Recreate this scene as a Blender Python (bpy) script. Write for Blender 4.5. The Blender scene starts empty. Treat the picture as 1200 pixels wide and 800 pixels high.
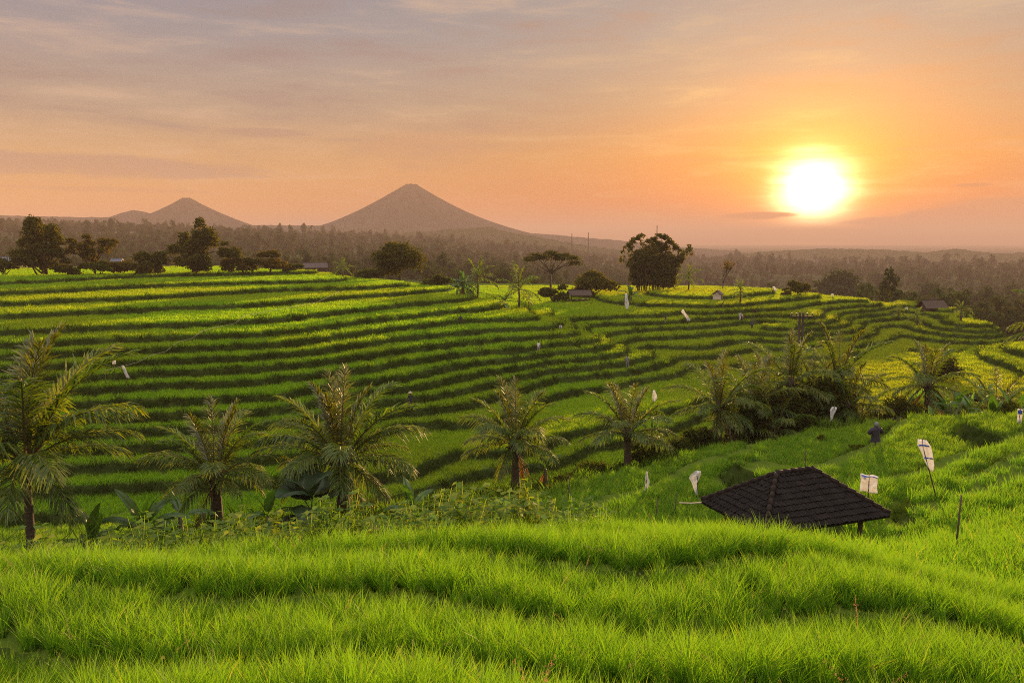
import bpy, math, random
import numpy as np
from mathutils import Vector, Matrix

PI = math.pi
rad = math.radians
SC = bpy.context.scene
COL = SC.collection
rng = np.random.default_rng(7)
random.seed(7)

# ------------------------------------------------------------------ camera
FPX = 933.0                      # focal length in photo pixels (1200 wide)
HOR = 283.0                      # photo row of the true horizon
PITCH = math.atan((400.0 - HOR) / FPX)
cam_d = bpy.data.cameras.new("camera")
cam_d.sensor_width = 36.0
cam_d.lens = 36.0 * FPX / 1200.0
cam_d.clip_start = 0.05
cam_d.clip_end = 60000
cam = bpy.data.objects.new("camera", cam_d)
COL.objects.link(cam)
cam.location = (0, 0, 0)
cam.rotation_euler = (PI / 2 - PITCH, 0, 0)
SC.camera = cam


def ray(px, py):
    u = (px - 600.0) / FPX
    v = (400.0 - py) / FPX
    d = np.array([u, math.cos(PITCH) + v * math.sin(PITCH), -math.sin(PITCH) + v * math.cos(PITCH)])
    return d / np.linalg.norm(d)


def onz(px, py, z):
    """world point where the sight line of a photo pixel meets height z"""
    d = ray(px, py)
    t = z / d[2]
    return d * t


# ------------------------------------------------------------------ sky, sun, exposure
GLOW = ray(955, 224)             # middle of the blown-out glow
SUN = ray(955, 194)              # the sun itself, in the upper half of that glow
SUN_EL = math.asin(SUN[2])
SUN_AZ = math.atan2(SUN[0], SUN[1])
GLOW_EL = math.asin(GLOW[2])

SC.view_settings.view_transform = 'Standard'
SC.view_settings.look = 'None'
SC.view_settings.exposure = 1.9
SC.view_settings.gamma = 1.0
SC.view_settings.use_curve_mapping = False
SC.cycles.use_denoising = False          # keeps the single blades crisp; what is left reads as film grain
SC.cycles.use_adaptive_sampling = False
SC.cycles.max_bounces = 6
SC.cycles.diffuse_bounces = 3
SC.cycles.glossy_bounces = 2
SC.cycles.transmission_bounces = 4
SC.cycles.volume_bounces = 0
SC.cycles.transparent_max_bounces = 8
SC.cycles.sample_clamp_indirect = 6.0
SC.render.film_transparent = False
SC.cycles.filter_width = 1.0
SC.cycles.pixel_filter_type = 'BLACKMAN_HARRIS'


class NT:
    """small helper to write node trees as expressions"""
    def __init__(self, tree):
        self.t = tree

    def node(self, typ, **kw):
        n = self.t.nodes.new(typ)
        for k, v in kw.items():
            setattr(n, k, v)
        return n

    def put(self, sock, v):
        if isinstance(v, bpy.types.NodeSocket):
            self.t.links.new(v, sock)
        elif v is not None:
            if sock.type == 'RGBA' and len(v) == 3: v = (*v, 1.0)
            sock.default_value = v

    def m(self, op, a, b=None, c=None, clamp=False):
        n = self.node('ShaderNodeMath', operation=op)
        n.use_clamp = clamp
        self.put(n.inputs[0], a)
        if b is not None:
            self.put(n.inputs[1], b)
        if c is not None:
            self.put(n.inputs[2], c)
        return n.outputs[0]

    def vm(self, op, a, b=None):
        n = self.node('ShaderNodeVectorMath', operation=op)
        self.put(n.inputs[0], a)
        if b is not None:
            self.put(n.inputs[1], b)
        return n.outputs['Value'] if op in ('DOT_PRODUCT', 'LENGTH') else n.outputs[0]

    def mix(self, f, a, b, blend='MIX'):
        n = self.node('ShaderNodeMix', data_type='RGBA', blend_type=blend)
        self.put(n.inputs[0], f)
        self.put(n.inputs[6], a)
        self.put(n.inputs[7], b)
        return n.outputs[2]

    def sstep(self, x, lo, hi, a=0.0, b=1.0):
        n = self.node('ShaderNodeMapRange', interpolation_type='SMOOTHSTEP')
        self.put(n.inputs[0], x)
        for i, v in enumerate((lo, hi, a, b)):
            self.put(n.inputs[1 + i], v)
        return n.outputs[0]

    def lin(self, x, lo, hi, a=0.0, b=1.0):
        n = self.node('ShaderNodeMapRange')
        self.put(n.inputs[0], x)
        for i, v in enumerate((lo, hi, a, b)):
            self.put(n.inputs[1 + i], v)
        return n.outputs[0]

    def ramp(self, f, stops, interp='LINEAR'):
        n = self.node('ShaderNodeValToRGB')
        n.color_ramp.interpolation = interp
        e = n.color_ramp.elements
        while len(e) < len(stops):
            e.new(0.5)
        for el, (p, c) in zip(e, stops):
            el.position = p
            el.color = (*c[:3], 1)
        self.put(n.inputs[0], f)
        return n.outputs[0]

    def noise(self, vec, scale, detail=4.0, rough=0.5, dist=0.0):
        n = self.node('ShaderNodeTexNoise')
        if vec is not None:
            self.put(n.inputs['Vector'], vec)
        n.inputs['Scale'].default_value = scale
        n.inputs['Detail'].default_value = detail
        n.inputs['Roughness'].default_value = rough
        n.inputs['Distortion'].default_value = dist
        return n.outputs[0]

    def scalev(self, v, s):
        return self.vm('MULTIPLY', v, s)


def lin(r, g, b):
    """sRGB 0-255 to linear"""
    return tuple(((c / 255.0) / 12.92 if c / 255.0 <= 0.04045 else ((c / 255.0 + 0.055) / 1.055) ** 2.4) for c in (r, g, b))


def build_sky():
    w = bpy.data.worlds.new("World")
    SC.world = w
    w.use_nodes = True
    t = w.node_tree
    t.nodes.clear()
    N = NT(t)
    out = N.node('ShaderNodeOutputWorld')
    bg = N.node('ShaderNodeBackground')
    tc = N.node('ShaderNodeTexCoord')
    d = N.vm('NORMALIZE', tc.outputs['Generated'])
    sep = N.node('ShaderNodeSeparateXYZ')
    t.links.new(d, sep.inputs[0])
    x, y, z = sep.outputs
    el = N.m('MULTIPLY', N.m('ARCSINE', z), 57.29578)                 # elevation in degrees
    az = N.m('MULTIPLY', N.m('ARCTAN2', x, y), 57.29578)              # azimuth, right positive
    daz = N.m('SUBTRACT', az, math.degrees(SUN_AZ))
    de = N.m('SUBTRACT', el, math.degrees(GLOW_EL))
    ang = N.m('SQRT', N.m('ADD', N.m('MULTIPLY', daz, daz), N.m('MULTIPLY', N.m('MULTIPLY', de, de), 1.15)))

    e01 = N.m('DIVIDE', N.m('MAXIMUM', el, 0.0), 90.0, clamp=True)
    k = 0.22
    def c(r, g, b, s=1.0):
        return tuple(v * k * s for v in lin(r, g, b))
    away = N.ramp(e01, [(0.0, c(196, 100, 62)), (0.022, c(246, 172, 78)), (0.05, c(232, 184, 122)), (0.09, c(190, 168, 148)),
                        (0.15, c(152, 152, 164)), (0.21, c(134, 142, 166)), (0.27, c(205, 196, 190, 1.5)), (0.5, c(222, 216, 212, 2.5)), (1.0, c(224, 220, 220, 3.4))])
    near = N.ramp(e01, [(0.0, c(186, 66, 6)), (0.03, c(226, 92, 0)), (0.065, c(224, 142, 66)), (0.10, c(194, 160, 128)),
                        (0.15, c(174, 168, 160)), (0.21, c(164, 162, 164)), (0.27, c(205, 196, 190, 1.5)), (0.5, c(222, 216, 212, 2.5)), (1.0, c(224, 220, 220, 3.4))])  # upper stops of both ramps, out of view, brightened to fill the land
    side = N.m('POWER', 2.718, N.m('MULTIPLY', N.m('MULTIPLY', ang, ang), -1.0 / (22.0 * 22.0)))
    side2 = N.m('POWER', 2.718, N.m('MULTIPLY', N.m('MULTIPLY', ang, ang), -1.0 / (38.0 * 38.0)))
    base = N.mix(N.m('MULTIPLY', N.m('ADD', side, side2), 0.5), away, near)

    # cloud sheets: noise drawn out sideways, in (azimuth, elevation)
    cv = N.node('ShaderNodeCombineXYZ')
    N.put(cv.inputs[0], N.m('MULTIPLY', az, 0.045))
    N.put(cv.inputs[1], N.m('MULTIPLY', el, 0.30))
    N.put(cv.inputs[2], N.m('MULTIPLY', az, 0.004))
    n1 = N.noise(cv.outputs[0], 1.1, 6.0, 0.55, 0.6)
    n2 = N.noise(N.vm('ADD', cv.outputs[0], (7.3, 3.1, 0.0)), 3.4, 7.0, 0.62, 0.35)
    sheet = N.m('ADD', N.m('MULTIPLY', n1, 0.6), N.m('MULTIPLY', n2, 0.4))
    dark = N.sstep(sheet, 0.47, 0.66)
    lite = N.sstep(sheet, 0.50, 0.34)
    fade = N.sstep(el, 2.5, 8.0)
    hi_cl = N.m('MULTIPLY', dark, N.m('MULTIPLY', fade, 0.62))
    base = N.mix(hi_cl, base, N.mix(side, c(150, 132, 136), c(214, 150, 110)))
    base = N.mix(N.m('MULTIPLY', lite, 0.42), base, N.mix(side, c(246, 204, 172), c(255, 214, 140)))

    # long low banks near the horizon
    def bank(a0, e0, ra, re, rag=0.55):
        q = N.m('ADD', N.m('POWER', N.m('DIVIDE', N.m('SUBTRACT', az, a0), ra), 2.0),
                N.m('POWER', N.m('DIVIDE', N.m('SUBTRACT', el, e0), re), 2.0))
        q = N.m('ADD', q, N.m('MULTIPLY', N.m('SUBTRACT', n2, 0.5), rag * 6.0))
        return N.sstep(q, 1.25, 0.35)

    def pxa(px, py):
        r_ = ray(px, py)
        return math.degrees(math.atan2(r_[0], r_[1])), math.degrees(math.asin(r_[2]))

    # the sun's own glow and disc, veiled by thin cloud
    g_or = N.m('POWER', 2.718, N.m('MULTIPLY', N.m('MULTIPLY', ang, ang), -1.0 / (9.5 * 9.5)))
    g_ye = N.m('POWER', 2.718, N.m('MULTIPLY', N.m('MULTIPLY', ang, ang), -1.0 / (4.2 * 4.2)))
    wob = N.m('ADD', ang, N.m('MULTIPLY', N.m('SUBTRACT', n2, 0.5), 1.6))
    core = N.m('POWER', 2.718, N.m('MULTIPLY', N.m('MULTIPLY', wob, wob), -1.0 / (1.75 * 1.75)))
    base = N.mix(1.0, base, N.mix(g_or, (0, 0, 0, 1), (0.09, 0.03, 0.0, 1)), 'ADD')
    base = N.mix(1.0, base, N.mix(g_ye, (0, 0, 0, 1), (0.45, 0.15, 0.0, 1)), 'ADD')
    base = N.mix(1.0, base, N.mix(core, (0, 0, 0, 1), (4.4, 3.0, 1.5, 1)), 'ADD')
    for (px, py, wpx, hpx, st, colr) in (
            (100, 194, 190, 13, 0.62, c(172, 140, 132)), (310, 156, 50, 5, 0.55, c(172, 140, 132)), (120, 222, 120, 3, .3, c(190, 140, 120)),
            (885, 253, 42, 4.5, 0.92, c(190, 92, 40)), (1000, 275, 260, 9, 0.72, c(214, 112, 62)),
            (640, 268, 120, 7, 0.65, c(206, 136, 104)), (360, 262, 50, 6, .75, c(196, 140, 120)),
            (1130, 262, 110, 9, 0.85, c(200, 116, 86)), (1185, 241, 60, 9, 0.85, c(204, 124, 92)), (1110, 253, 36, 8, .85, c(196, 110, 84)),
            (1136, 217, 20, 2.4, .9, c(205, 120, 80)), (900, 186, 120, 3, .25, c(240, 160, 80)), (800, 188, 60, 3.5, .4, c(226, 150, 90)), 
            (930, 60, 420, 24, .34, c(186, 164, 150)), (500, 170, 80, 16, .36, c(205, 150, 120)), (1150, 170, 90, 4, .3, c(220, 160, 120))):
        a0, e0 = pxa(px, py)
        deg = 1.0 / FPX * 57.3
        f = N.m('MULTIPLY', bank(a0, e0, wpx * deg, hpx * deg), st)
        base = N.mix(f, base, (*colr, 1))
    # below the horizon: dull ground bounce
    below = N.sstep(el, -0.2, -2.5)
    base = N.mix(below, base, (*c(120, 90, 70), 1))

    sky = N.node('ShaderNodeTexSky', sky_type='NISHITA')
    sky.sun_disc = False
    sky.sun_elevation = SUN_EL
    sky.sun_rotation = SUN_AZ
    sky.air_density = 1.6
    sky.dust_density = 3.0
    nish = N.vm('MULTIPLY', sky.outputs[0], (0.004, 0.004, 0.004))
    tot = N.mix(1.0, base, nish, 'ADD')
    t.links.new(tot, bg.inputs[0])
    bg.inputs[1].default_value = 1.0
    t.links.new(bg.outputs[0], out.inputs[0])
    try:
        w.cycles.sampling_method = 'MANUAL'
        w.cycles.sample_map_resolution = 1024
    except Exception:
        pass


build_sky()
ld = bpy.data.lights.new("sun", 'SUN')
ld.energy = 5.0
ld.color = (1.0, 0.60, 0.26)
ld.angle = rad(0.6)
sun = bpy.data.objects.new("sun", ld)
sun.rotation_euler = Vector(SUN).to_track_quat('Z', 'Y').to_euler()
sun.location = (200, 500, 120)
COL.objects.link(sun)


# ------------------------------------------------------------------ helpers
def tag(o, label=None, cat=None, group=None, kind=None):
    if label: o['label'] = label
    if cat: o['category'] = cat
    if group: o['group'] = group
    if kind: o['kind'] = kind
    return o


def empty(name, loc, rz=0.0):
    o = bpy.data.objects.new(name, None)
    o.empty_display_size = 0.3
    o.location = loc
    o.rotation_euler = (0, 0, rz)
    COL.objects.link(o)
    return o


def link(name, me, parent=None, loc=None, rot=None, sc=None):
    o = bpy.data.objects.new(name, me)
    COL.objects.link(o)
    if parent is not None:
        o.parent = parent
    if loc is not None: o.location = loc
    if rot is not None: o.rotation_euler = rot
    if sc is not None: o.scale = sc if hasattr(sc, '__len__') else (sc, sc, sc)
    return o


def npmesh(name, V, Q, mats=(), smooth=True, midx=None):
    """mesh from numpy vertices and equal-sized faces"""
    V = np.asarray(V, dtype=np.float32)
    Q = np.asarray(Q, dtype=np.int32)
    k = Q.shape[1]
    me = bpy.data.meshes.new(name)
    me.vertices.add(len(V))
    me.vertices.foreach_set('co', V.ravel())
    me.loops.add(Q.size)
    me.loops.foreach_set('vertex_index', Q.ravel())
    me.polygons.add(len(Q))
    me.polygons.foreach_set('loop_start', np.arange(0, Q.size, k, dtype=np.int32))
    me.polygons.foreach_set('loop_total', np.full(len(Q), k, dtype=np.int32))
    me.polygons.foreach_set('use_smooth', np.full(len(Q), smooth, dtype=bool))
    if not isinstance(mats, (list, tuple)):
        mats = [mats]
    for m in mats:
        me.materials.append(m)
    if midx is not None:
        me.polygons.foreach_set('material_index', np.asarray(midx, dtype=np.int32))
    me.update(calc_edges=True)
    return me


class MB:
    """collects shapes, builds ONE mesh"""
    def __init__(self):
        self.v, self.f = [], []

    def add(self, V, F):
        o = len(self.v)
        self.v.extend([tuple(p) for p in V])
        self.f.extend([tuple(i + o for i in f) for f in F])
        return self

    def box(self, c, s, rz=0.0, M=None):
        x, y, z = s[0] / 2, s[1] / 2, s[2] / 2
        V = [Vector((a, b, d)) for d in (-z, z) for a, b in ((-x, -y), (x, -y), (x, y), (-x, y))]
        R = M if M is not None else Matrix.Rotation(rz, 3, 'Z')
        V = [R @ p + Vector(c) for p in V]
        return self.add(V, [(3, 2, 1, 0), (4, 5, 6, 7), (0, 1, 5, 4), (1, 2, 6, 5), (2, 3, 7, 6), (3, 0, 4, 7)])

    def tube(self, pts, rads, n=8, cap=True):
        pts = [Vector(p) for p in pts]
        if not hasattr(rads, '__len__'):
            rads = [rads] * len(pts)
        V, F = [], []
        ref = None
        for i, p in enumerate(pts):
            a = pts[max(i - 1, 0)]
            b = pts[min(i + 1, len(pts) - 1)]
            d = (b - a).normalized()
            if ref is None:
                ref = Vector((1, 0, 0)) if abs(d.x) < 0.8 else Vector((0, 1, 0))
            u = (ref - d * ref.dot(d)).normalized()
            w = d.cross(u)
            ref = u
            for j in range(n):
                q = 2 * PI * j / n
                V.append(p + (u * math.cos(q) + w * math.sin(q)) * rads[i])
        for i in range(len(pts) - 1):
            for j in range(n):
                k = (j + 1) % n
                F.append((i * n + j, i * n + k, (i + 1) * n + k, (i + 1) * n + j))
        if cap:
            F.append(tuple(range(n - 1, -1, -1)))
            F.append(tuple((len(pts) - 1) * n + j for j in range(n)))
        return self.add(V, F)

    def ball(self, c, r, n=10, m=7):
        if not hasattr(r, '__len__'): r = (r, r, r)
        V, F = [], []
        for i in range(m + 1):
            th = PI * i / m
            for j in range(n):
                q = 2 * PI * j / n
                V.append((c[0] + r[0] * math.sin(th) * math.cos(q), c[1] + r[1] * math.sin(th) * math.sin(q), c[2] + r[2] * math.cos(th)))
        for i in range(m):
            for j in range(n):
                k = (j + 1) % n
                F.append((i * n + j, (i + 1) * n + j, (i + 1) * n + k, i * n + k))
        return self.add(V, F)

    def mesh(self, name, mat=None, smooth=True):
        me = bpy.data.meshes.new(name)
        me.from_pydata([tuple(p) for p in self.v], [], self.f)
        if mat is not None:
            me.materials.append(mat)
        me.polygons.foreach_set('use_smooth', [smooth] * len(me.polygons))
        me.update()
        return me

    def build(self, name, mat=None, parent=None, smooth=True, **kw):
        return link(name, self.mesh(name, mat, smooth), parent, **kw)


# ------------------------------------------------------------------ materials
def new_mat(name):
    m = bpy.data.materials.new(name)
    m.use_nodes = True
    m.node_tree.nodes.clear()
    return m, NT(m.node_tree)


def leaf_mat(name, cols, trans=0.45, tcol=None, scale=0.6, gloss=0.0, rough=0.45, rnd=True, tint=None, blade=None, glow_tint=None):
    """diffuse + translucent foliage; colours vary with place and from one instance to the next"""
    m, N = new_mat(name)
    out = N.node('ShaderNodeOutputMaterial')
    geo = N.node('ShaderNodeNewGeometry')
    n = N.noise(geo.outputs['Position'], scale, 3.0, 0.6)
    f = N.lin(n, 0.3, 0.7)
    if rnd:
        oi = N.node('ShaderNodeObjectInfo')
        f = N.m('ADD', N.m('MULTIPLY', f, 0.55), N.m('MULTIPLY', oi.outputs['Random'], 0.45))
        ri = N.m('MULTIPLY', geo.outputs['Random Per Island'], 0.5)
        f = N.m('ADD', N.m('MULTIPLY', f, 0.62), ri)
    k = len(cols)
    colr = N.ramp(f, [(0.1 + 0.8 * i / max(k - 1, 1), cc) for i, cc in enumerate(cols)])
    if tint is not None:
        n2 = N.noise(geo.outputs['Position'], tint[0], 2.0, 0.5)
        colr = N.mix(N.m('MULTIPLY', N.sstep(n2, 0.42, 0.66), tint[1]), colr, (*tint[2], 1))
    if glow_tint is not None:               # golden haze glow painted into the rice colour of the right-hand hill
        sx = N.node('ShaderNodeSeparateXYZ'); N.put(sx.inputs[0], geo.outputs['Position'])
        colr = N.mix(N.m('MULTIPLY', N.sstep(N.m('SUBTRACT', sx.outputs[0], N.m('MULTIPLY', sx.outputs[1], -0.12)), 5.0, 50.0), glow_tint[0]), colr, (*glow_tint[1], 1))
    if blade is not None:              # darker green at the foot, ripening towards the tip; here and there a dry blade
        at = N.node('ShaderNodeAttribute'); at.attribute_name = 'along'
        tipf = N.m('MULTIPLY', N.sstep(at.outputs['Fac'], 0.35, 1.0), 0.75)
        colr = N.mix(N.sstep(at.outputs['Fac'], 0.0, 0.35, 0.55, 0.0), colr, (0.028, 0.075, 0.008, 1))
        colr = N.mix(tipf, colr, (*blade[0], 1))
        dryf = N.sstep(geo.outputs['Random Per Island'], 1.0 - blade[2], 1.0 - blade[2] * 0.5)
        colr = N.mix(dryf, colr, (*blade[1], 1))
    d = N.node('ShaderNodeBsdfDiffuse')
    t = N.node('ShaderNodeBsdfTranslucent')
    N.put(d.inputs[0], colr)
    if tcol is None:
        tc = N.mix(1.0, colr, (1.6, 1.45, 0.6, 1), 'MULTIPLY')
    else:
        tc = N.mix(1.0, colr, (*tcol, 1), 'MULTIPLY')
    N.put(t.inputs[0], tc)
    mx = N.node('ShaderNodeMixShader')
    mx.inputs[0].default_value = trans
    N.t.links.new(d.outputs[0], mx.inputs[1])
    N.t.links.new(t.outputs[0], mx.inputs[2])
    res = mx.outputs[0]
    if gloss > 0:
        g = N.node('ShaderNodeBsdfGlossy')
        g.inputs['Roughness'].default_value = rough
        g.inputs[0].default_value = (1, 1, 1, 1)
        m2 = N.node('ShaderNodeMixShader')
        m2.inputs[0].default_value = gloss
        N.t.links.new(res, m2.inputs[1])
        N.t.links.new(g.outputs[0], m2.inputs[2])
        res = m2.outputs[0]
    N.t.links.new(res, out.inputs[0])
    return m


def solid_mat(name, a, b=None, scale=3.0, rough=0.85, bump=0.0, stretch=None, spec=0.25):
    m, N = new_mat(name)
    out = N.node('ShaderNodeOutputMaterial')
    p = N.node('ShaderNodeBsdfPrincipled')
    tc = N.node('ShaderNodeTexCoord')
    v = tc.outputs['Object']
    if stretch: v = N.scalev(v, stretch)
    n = N.noise(v, scale, 5.0, 0.6)
    colr = N.mix(N.lin(n, 0.32, 0.68), (*a, 1), (*(b or tuple(x * 0.6 for x in a)), 1))
    N.put(p.inputs['Base Color'], colr)
    p.inputs['Roughness'].default_value = rough
    p.inputs['Specular IOR Level'].default_value = spec
    if bump:
        bm = N.node('ShaderNodeBump')
        bm.inputs['Strength'].default_value = bump
        bm.inputs['Distance'].default_value = 0.02
        N.put(bm.inputs['Height'], n)
        N.t.links.new(bm.outputs[0], p.inputs['Normal'])
    N.t.links.new(p.outputs[0], out.inputs[0])
    return m


M = {}
M['rice'] = leaf_mat('rice', [(0.048, 0.125, 0.010), (0.090, 0.20, 0.013), (0.150, 0.26, 0.018)], 0.45, (1.65, 2.0, 0.55), 0.5, 0.015, 0.4, True, (0.06, 0.4, (0.20, 0.22, 0.02)), ((0.172, 0.258, 0.015), (0.30, 0.25, 0.06), 0.05))
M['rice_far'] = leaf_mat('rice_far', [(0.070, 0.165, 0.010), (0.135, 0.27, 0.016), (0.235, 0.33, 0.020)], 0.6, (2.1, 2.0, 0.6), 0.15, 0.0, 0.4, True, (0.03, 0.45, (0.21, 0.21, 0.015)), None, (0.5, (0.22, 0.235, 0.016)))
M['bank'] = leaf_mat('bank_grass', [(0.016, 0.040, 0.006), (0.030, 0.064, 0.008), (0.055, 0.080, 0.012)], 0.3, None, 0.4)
M['weed'] = leaf_mat('weed', [(0.040, 0.10, 0.014), (0.085, 0.16, 0.020), (0.18, 0.22, 0.026)], 0.5, (2.2, 2.0, 0.6), 1.5, 0.015, 0.4)
M['palm'] = leaf_mat('palm', [(0.040, 0.085, 0.010), (0.080, 0.132, 0.015), (0.155, 0.18, 0.026)], 0.48, (2.2, 1.9, 0.5), 0.7, 0.022, 0.42)
M['palm_dry'] = leaf_mat('palm_dry', [(0.12, 0.065, 0.025), (0.17, 0.10, 0.035)], 0.35, (1.6, 1.1, 0.5), 1.0, 0.05, 0.5)
M['palm_new'] = leaf_mat('palm_new', [(0.07, 0.10, 0.012), (0.12, 0.14, 0.016)], 0.5, (1.6, 1.3, 0.4), 1.0, 0.05)
M['banana'] = leaf_mat('banana', [(0.040, 0.095, 0.018), (0.075, 0.14, 0.024)], 0.4, (1.5, 1.7, 0.4), 1.0, 0.03, 0.35)
M['banana_new'] = leaf_mat('banana_new', [(0.10, 0.20, 0.015), (0.14, 0.25, 0.02)], 0.5, (1.4, 1.5, 0.4), 1.0, 0.06)
M['banana_dry'] = leaf_mat('banana_dry', [(0.20, 0.12, 0.05), (0.28, 0.17, 0.08)], 0.35, (1.3, 1.1, 0.7), 2.0)
M['taro'] = leaf_mat('taro', [(0.014, 0.034, 0.012), (0.024, 0.050, 0.015)], 0.2, None, 1.0, 0.02, 0.4)
M['tree_leaf'] = leaf_mat('tree_leaf', [(0.026, 0.042, 0.009), (0.055, 0.070, 0.013), (0.11, 0.105, 0.018)], 0.42, (1.7, 1.3, 0.4), 0.35)
M['tree_gold'] = leaf_mat('tree_gold', [(0.05, 0.055, 0.010), (0.09, 0.085, 0.014), (0.14, 0.11, 0.02)], 0.45, (1.7, 1.25, 0.4), 0.35)
M['bush'] = leaf_mat('bush', [(0.028, 0.045, 0.010), (0.05, 0.07, 0.014), (0.085, 0.09, 0.018)], 0.38, None, 0.6)
M['forest'] = leaf_mat('forest', [(0.016, 0.032, 0.010), (0.032, 0.050, 0.013), (0.055, 0.066, 0.016)], 0.25, None, 0.02)
M['bark'] = solid_mat('bark', (0.10, 0.075, 0.055), (0.045, 0.035, 0.028), 6, 0.9, 0.5)
M['palm_bark'] = solid_mat('palm_bark', (0.13, 0.10, 0.075), (0.05, 0.04, 0.03), 5, 0.9, 0.5, (1, 1, 5))
M['stalk'] = solid_mat('stalk', (0.16, 0.12, 0.05), (0.09, 0.08, 0.03), 4, 0.6)
M['banana_stem'] = solid_mat('banana_stem', (0.10, 0.10, 0.04), (0.06, 0.05, 0.03), 4, 0.6)
M['wood'] = solid_mat('wood', (0.10, 0.075, 0.05), (0.05, 0.04, 0.03), 5, 0.85, 0.3, (1, 1, 0.3))
M['pole'] = solid_mat('pole', (0.06, 0.04, 0.035), (0.035, 0.025, 0.02), 5, 0.85, 0.3)
M['tile'] = solid_mat('tile', (0.022, 0.018, 0.017), (0.009, 0.008, 0.008), 4.0, 0.85, 0.3, None, 0.12)
M['ridge'] = solid_mat('ridge', (0.036, 0.027, 0.023), (0.016, 0.012, 0.011), 5.0, 0.85, 0.3, None, 0.12)
M['plastic'] = leaf_mat('plastic', [(0.72, 0.72, 0.74), (0.84, 0.84, 0.84)], 0.45, (1, 1, 1), 3.0, 0.05, 0.3)
M['blue'] = solid_mat('blue_tape', (0.05, 0.10, 0.45), (0.04, 0.08, 0.35), 4, 0.5)
M['red'] = solid_mat('red_print', (0.55, 0.06, 0.05), (0.45, 0.05, 0.05), 4, 0.5)
M['plaster'] = solid_mat('plaster', (0.6, 0.55, 0.5), (0.45, 0.4, 0.36), 4, 0.9)
M['rooftile'] = solid_mat('rooftile', (0.11, 0.08, 0.075), (0.06, 0.05, 0.05), 3, 0.85)
M['tin'] = solid_mat('tin', (0.10, 0.11, 0.15), (0.06, 0.07, 0.10), 2, 0.5)
M['thatch'] = solid_mat('thatch', (0.09, 0.065, 0.05), (0.045, 0.035, 0.03), 8, 0.95, 0.5)
M['steel'] = solid_mat('steel', (0.12, 0.11, 0.11), (0.08, 0.075, 0.075), 3, 0.6)
M['skin'] = solid_mat('skin', (0.20, 0.10, 0.06), (0.16, 0.08, 0.05), 3, 0.6)
M['twine'] = solid_mat('twine', (0.45, 0.40, 0.30), (0.3, 0.27, 0.2), 5, 0.8)


def cloth(name, colr):
    M[name] = solid_mat(name, colr, tuple(v * 0.75 for v in colr), 6, 0.9)
    return M[name]


# ------------------------------------------------------------------ the lie of the land
STEP = 0.7
Z0 = -16.2


def L(n):
    return Z0 + STEP * n


CP = []                                       # control points x, y, z


def cp(z, *pix):
    for p in pix:
        CP.append(tuple(onz(p[0], p[1], z)))


def cpd(px, d, z):
    """point on photo column px at ground distance d"""
    a = math.atan((px - 600.0) / FPX / math.cos(PITCH))
    CP.append((d * math.sin(a), d * math.cos(a), z))


# edges of the big left-hand hillside, one terrace level each
x200 = [322, 333, 346, 360, 379, 394, 408, 421, 435, 448, 469, 484, 500, 521, 541]
x465 = [None, None, 330, 343, 357, 371, 383, 395, 410, 424, 442, 455, 467, 482, 497]
ends = [(372, 318), (392, 323), (466, 330), (523, 337), (553, 347), (585, 357), (617, 366), (657, 377), (667, 383), (700, 395), (708, 399),
        (727, 405), (743, 410), (765, 416), (807, 429)]
for i in range(15):
    z = L(14 - i)
    cp(z, (200, x200[i]), (0, x200[i] + 9), (-160, x200[i] + 14), (330, x200[i] - 7 if i > 1 else x200[i] - 3))
    if x465[i]: cp(z, (465, x465[i]))
    cp(z, ends[i])
    if i >= 3:
        e = ends[i]; a = x465[i]
        t_ = 0.55 if i < 8 else 0.62
        bend = 2 if i < 8 else 6
        cp(z, (465 + (e[0] - 465) * t_, a + (e[1] - a) * t_ + bend * 0.3))
# behind the nose of that hill the land drops to the middle saddle
cp(L(13.6), (300, 314)); cpd(372, 200, -8.6); cpd(200, 230, -6.8); cpd(0, 240, -6.4); cpd(-150, 220, -6.2)
cpd(466, 180, -9.8); cpd(540, 165, -10.6); cpd(600, 150, -11.2); cpd(640, 140, -11.6)
cpd(300, 270, -9); cpd(450, 250, -12); cpd(600, 250, -12.5)
# right-hand hill
cp(L(6), (700, 371), (801, 365), (832, 366), (891, 362))
cp(L(5), (690, 380), (777, 377), (861, 371))
cp(L(4), (720, 389), (777, 383), (861, 377), (940, 381), (980, 373), (1042, 359))
cp(L(3), (729, 401), (780, 395), (860, 388), (910, 383.5))
cp(L(2), (765, 413), (825, 406), (898, 398), (947, 392), (1018, 375.5), (1060, 370))
cp(L(1), (800, 418), (860, 412), (970, 397), (1033, 381.7), (1060, 381))
cp(L(0), (860, 427), (940, 418), (1002, 410), (1060, 392))
cp(L(5), (917, 377), (953, 371)); cp(L(6), (905, 361), (997, 352), (1020, 352)); cp(L(7), (870, 356), (955, 347.5))
cp(L(8), (760, 343), (840, 340), (890, 340))
cpd(760, 230, -12.5); cpd(850, 230, -13); cpd(955, 215, -13.5); cpd(1040, 200, -15); cpd(700, 230, -12)
cp(-12.8, (1060, 350)); cp(-13.4, (1120, 362)); cp(-13.9, (1160, 378)); cp(-14.6, (1200, 402)); cp(-15.0, (1290, 430))
cpd(1120, 200, -22); cpd(1200, 165, -22); cpd(1300, 150, -22); cpd(1450, 140, -20)
cp(-16.9, (1100, 415)); cp(-16.2, (1150, 400)); cp(-15.6, (1180, 428)); cp(-16.4, (1040, 425)); cp(-16.0, (1110, 445))
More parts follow.
